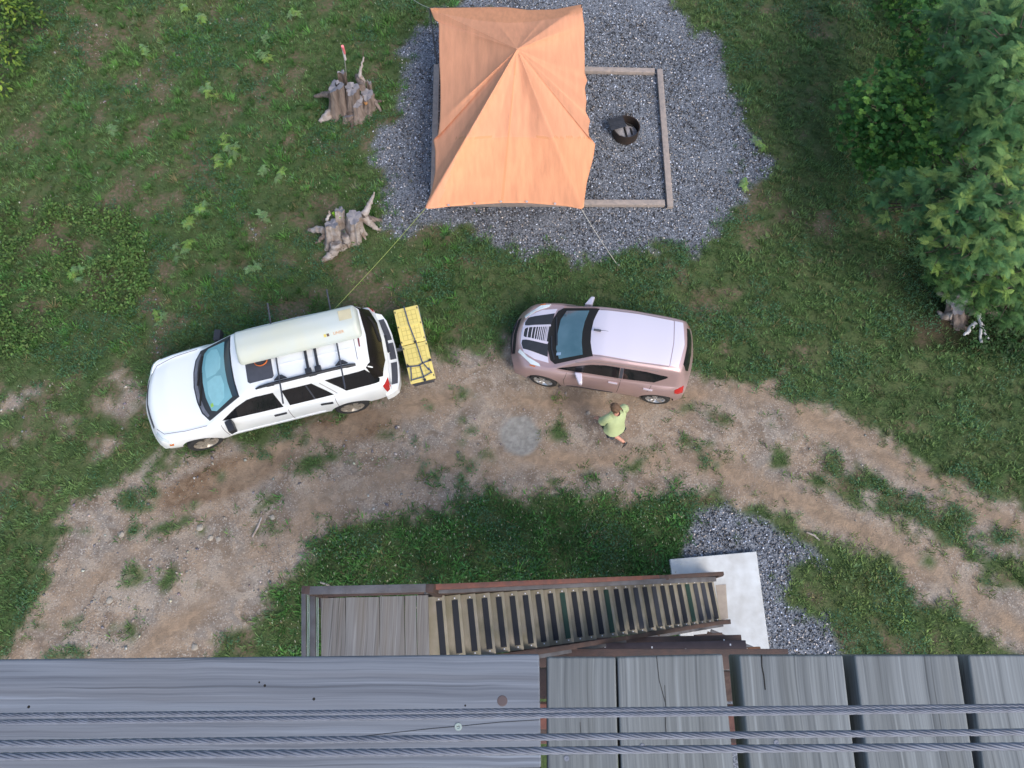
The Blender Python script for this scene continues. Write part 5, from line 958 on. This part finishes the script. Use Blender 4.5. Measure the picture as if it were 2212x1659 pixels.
# bits of wood and larger rocks on the track
for (a, b, lb) in (((692, 1258), (722, 1275), 'short pale stick lying on the dirt beside the green tuft'), ((545, 1160), (565, 1118), 'thin twig lying on the dirt left of the lawn'), ((1742, 1390 - 240), (1770, 1167), 'bent twig at the verge of the right track')):
    p0, p1 = P(*a, .03), P(*b, .03); tag(MB().tube([p0, p0.lerp(p1, .5) + Vector((.03, .02, .01)), p1], [.022, .025, .015], 7).build('stick', M['pale'], smooth=R(60)), lb, 'stick')
for i, (x_, y_, r_, lb) in enumerate(((455, 1162, .09, 'whitish rock on the left part of the dirt track'), (262, 1155, .10, 'pale cream rock near the left verge of the track'), (432, 1140, .11, 'flat grey rock just behind the front wheel ruts'), (588, 1118, .09, 'light rock in the middle of the stony part of the track'), (1271, 892, .07, 'small cream rock beside the walking person'), (472, 1165, .08, 'round cream rock right beside the whitish rock'), (237, 1297, .10, 'pale rock on the lower left of the track'), (420, 1398, .10, 'angular whitish rock just above the deck edge'))):
    o = MB(); bmx = bmesh.new(); bmesh.ops.create_icosphere(bmx, subdivisions=2, radius=r_ * .7)
    for v_ in bmx.verts: v_.co *= 1 + rng.uniform(-.14, .14); v_.co.z *= .55
    o.add([v_.co + P(x_, y_, .01) for v_ in bmx.verts], [[q.index for q in f_.verts] for f_ in bmx.faces]); bmx.free()
    tag(o.build('rock', mat('rock', (.34, .31, .27), .85, var=.25, vs=9, bump=.4), smooth=R(25)), lb, 'rock')

# ------------------------------------------------------------ the person
per = empty('person', P(1322, 925, 0), 0, 'walking person in a loose lime green T-shirt, dark shorts and flip-flops, seen from above', 'person')
def rp_(x, y, z): return P(x, y, z) - per.location
hips = rp_(1325, 925, .92); neck = rp_(1331, 891, 1.40); head = rp_(1327, 881, 1.56)
fwd = Vector((-.55, .83, 0)).normalized(); sidev = Vector((fwd.y, -fwd.x, 0))      # person's right
ff = rp_(1306, 917, .09); rf = rp_(1348, 955, .34)
kn1 = rp_(1311, 922, .52); kn2 = rp_(1322, 936, .50)
def skinfig(name, chains, m, parent, levels=2):
    vs, es, rd = [], [], []; idx = {}
    for ch in chains:
        prev = None
        for (p, r_) in ch:
            key = tuple(round(q, 4) for q in p)
            if key not in idx: idx[key] = len(vs); vs.append(tuple(p)); rd.append(r_)
            if prev is not None and prev != idx[key]: es.append((prev, idx[key]))
            prev = idx[key]
    me = bpy.data.meshes.new(name); me.from_pydata(vs, es, []); o = bpy.data.objects.new(name, me); col.objects.link(o)
    o.modifiers.new('s', 'SKIN'); 
    for i, r_ in enumerate(rd): me.skin_vertices[0].data[i].radius = r_ if isinstance(r_, tuple) else (r_, r_)
    me.skin_vertices[0].data[0].use_root = True
    sb = o.modifiers.new('u', 'SUBSURF'); sb.levels = levels; sb.render_levels = levels; bpy.context.view_layer.update()
    nm = bpy.data.meshes.new_from_object(o.evaluated_get(bpy.context.evaluated_depsgraph_get())); nm.name = name; bpy.data.objects.remove(o); nm.materials.append(m)
    for p_ in nm.polygons: p_.use_smooth = True
    q = bpy.data.objects.new(name, nm); col.objects.link(q); q.parent = parent; return q
hpL, hpR = hips - sidev * .10, hips + sidev * .10; shL, shR = neck - sidev * .19 - Vector((0, 0, .05)), neck + sidev * .19 - Vector((0, 0, .05)); chest = hips.lerp(neck, .62)
elL, elR = shL + Vector((0, 0, -.27)) + fwd * .06 - sidev * .08, shR + Vector((0, 0, -.27)) + fwd * .02 + sidev * .08
haL, haR = elL + Vector((0, 0, -.20)) + fwd * .16, elR + Vector((0, 0, -.23)) + fwd * .10
def toe(f_): return f_ + fwd * .17 - Vector((0, 0, .04))
body = skinfig('body', [[(hips, .13), (chest, (.15, .12)), (neck - Vector((0, 0, .04)), (.07, .07)), (neck + Vector((0, 0, .05)) + fwd * .01, .052)], [(hips, .13), (hpL - Vector((0, 0, .05)), .09), (kn1, .058), (ff, .036), (toe(ff), (.04, .018))], [(hips, .13), (hpR - Vector((0, 0, .05)), .09), (kn2, .058), (rf, .036), (rf + fwd * .02 - Vector((0, 0, .15)), (.04, .018))], [(chest, (.15, .12)), (shL, .058), (elL, .042), (haL, .03)], [(chest, (.15, .12)), (shR, .058), (elR, .042), (haR, .03)], [(neck + Vector((0, 0, .05)) + fwd * .01, .052), (head + fwd * .01, (.075, .085)), (head + Vector((0, 0, .09)) + fwd * .005, (.062, .07))]], M['skin'], per)
for hp_, sg in ((haL, -1), (haR, 1)):
    for k_ in range(4):
        b_ = hp_ + fwd * .03 + sidev * (.024 - .016 * k_) - Vector((0, 0, .05)); L_ = (.075, .085, .08, .06)[k_]
        skinfig('finger', [[(hp_ - Vector((0, 0, .01)), .02), (b_, .011), (b_ + fwd * .02 - Vector((0, 0, L_ * .5)), .009), (b_ + fwd * .008 - Vector((0, 0, L_)), .007)]], M['skin'], body, 1)
    skinfig('thumb', [[(hp_, .018), (hp_ - sidev * sg * .03 - Vector((0, 0, .03)) + fwd * .02, .011), (hp_ - sidev * sg * .035 - Vector((0, 0, .07)) + fwd * .03, .009)]], M['skin'], body, 1)
fz = head + Vector((0, 0, .02)) + fwd * .088; nb = MB(); nb.tube([fz + Vector((0, 0, .02)), fz + fwd * .022 - Vector((0, 0, .02))], [.008, .015], 8); nb.build('nose', M['skin'], body, smooth=R(60))
for sg in (1, -1):
    MB().lathe([(0, -.010), (.010, 0), (0, .010)], 10, Matrix.Translation(fz + sidev * sg * .03 + Vector((0, 0, .025)) - fwd * .012)).build('eye', M['hollow'], body, smooth=R(80)); MB().lathe([(0, -.03), (.012, -.02), (.014, .02), (0, .03)], 10, Matrix.Translation(head + sidev * sg * .083 + Vector((0, 0, .02)))).build('ear', M['skin'], body, smooth=R(80))
MB().beam(fz - Vector((0, 0, .045)) - sidev * .022, fz - Vector((0, 0, .045)) + sidev * .022, .01, .006).build('mouth', mat('lips', (.4, .14, .12), .6), body)
bmx = bmesh.new(); bmesh.ops.create_icosphere(bmx, subdivisions=4, radius=1); hv = []
for v_ in bmx.verts:
    q = v_.co.copy(); q *= 1 + .05 * math.sin(q.x * 11 + q.y * 7) + .03 * math.sin(q.y * 23 + q.z * 9); front = q.dot(Vector((0, 1, 0)))
    dep = .115 if q.z > -.1 else .10; hv.append(head + Vector((0, 0, .055)) - fwd * .022 + sidev * (q.x * .098) + fwd * (q.y * .118) + Vector((0, 0, q.z * dep * (1 if front < .35 else (1 if q.z > 0 else .2)) + (.02 if front > .5 and q.z < 0 else 0))))
MB().add(hv, [[q.index for q in f_.verts] for f_ in bmx.faces]).build('hair', M['hair'], per, smooth=R(80)); bmx.free()
skinfig('shorts', [[(hips - Vector((0, 0, .02)), (.175, .155)), (hpL - Vector((0, 0, .06)), .125), (hpL.lerp(kn1, .75), .105)], [(hips - Vector((0, 0, .02)), (.175, .155)), (hpR - Vector((0, 0, .06)), .125), (hpR.lerp(kn2, .75), .105)]], M['shorts'], per)
hem_ = hips - Vector((0, 0, .06)) - fwd * .02
def loft(name, rings, m, parent, n=28, fold=0, cap=True):
    mb = MB(); vs = []
    for j, (c, ra, rb) in enumerate(rings):
        for k_ in range(n):
            an = 2 * math.pi * k_ / n; w_ = 1 + fold * (math.sin(5 * an + j * .7) * .6 + math.sin(9 * an + j) * .4); vs.append(c + sidev * (ra * math.cos(an) * w_) + fwd * (rb * math.sin(an) * w_))
    m_ = len(rings); fs = [(i * n + k_, i * n + (k_ + 1) % n, (i + 1) * n + (k_ + 1) % n, (i + 1) * n + k_) for i in range(m_ - 1) for k_ in range(n)]
    if cap: fs.append(tuple(range((m_ - 1) * n, m_ * n)))
    mb.add(vs, fs); return mb.build(name, m, parent, smooth=R(80))
up_ = Vector((0, 0, 1))
rg_ = []
for t_, ra, rb in ((.12, .245, .205), (.18, .24, .20), (.28, .225, .185), (.45, .225, .18), (.62, .23, .175), (.78, .235, .16), (.88, .215, .14), (.945, .16, .11), (.99, .095, .09), (1.02, .075, .08)):
    rg_.append((hips.lerp(neck, t_) - fwd * .02, ra, rb))
shirt = loft('shirt', rg_, M['shirt'], per, fold=.035, cap=False)
for sh_, el_, sg in ((shL, elL, -1), (shR, elR, 1)):
    i_ = sh_ - sidev * sg * .06 + up_ * .01; MB().tube([i_, sh_ + sidev * sg * .02, sh_.lerp(el_, .4) + sidev * sg * .015, sh_.lerp(el_, .85) + sidev * sg * .02], [.085, .088, .09, .10], 14, cap=False).build('sleeve', M['shirt'], shirt, smooth=R(70))
MB().box(rf + fwd * .0 - Vector((0, 0, .085)) - fwd * .05, (.02, .10, .26), rz=math.atan2(fwd.y, fwd.x), bev=.009).build('flip_flop', M['black'], per, smooth=R(40))
for f_, q_ in ((ff, 0),):
    c_ = f_ + fwd * .08 - Vector((0, 0, .055 - 0)); MB().box((c_.x, c_.y, max(.02, c_.z)), (.27, .10, .02), rz=math.atan2(fwd.y, fwd.x), bev=.009).build('flip_flop', M['black'], per, smooth=R(40))
    t_ = toe(f_); MB().tube([f_ + sidev * .04 - Vector((0, 0, .01)), t_ - fwd * .02 + Vector((0, 0, .024)), f_ - sidev * .04 - Vector((0, 0, .01))], .007, 6).build('thong_strap', M['black'], per)
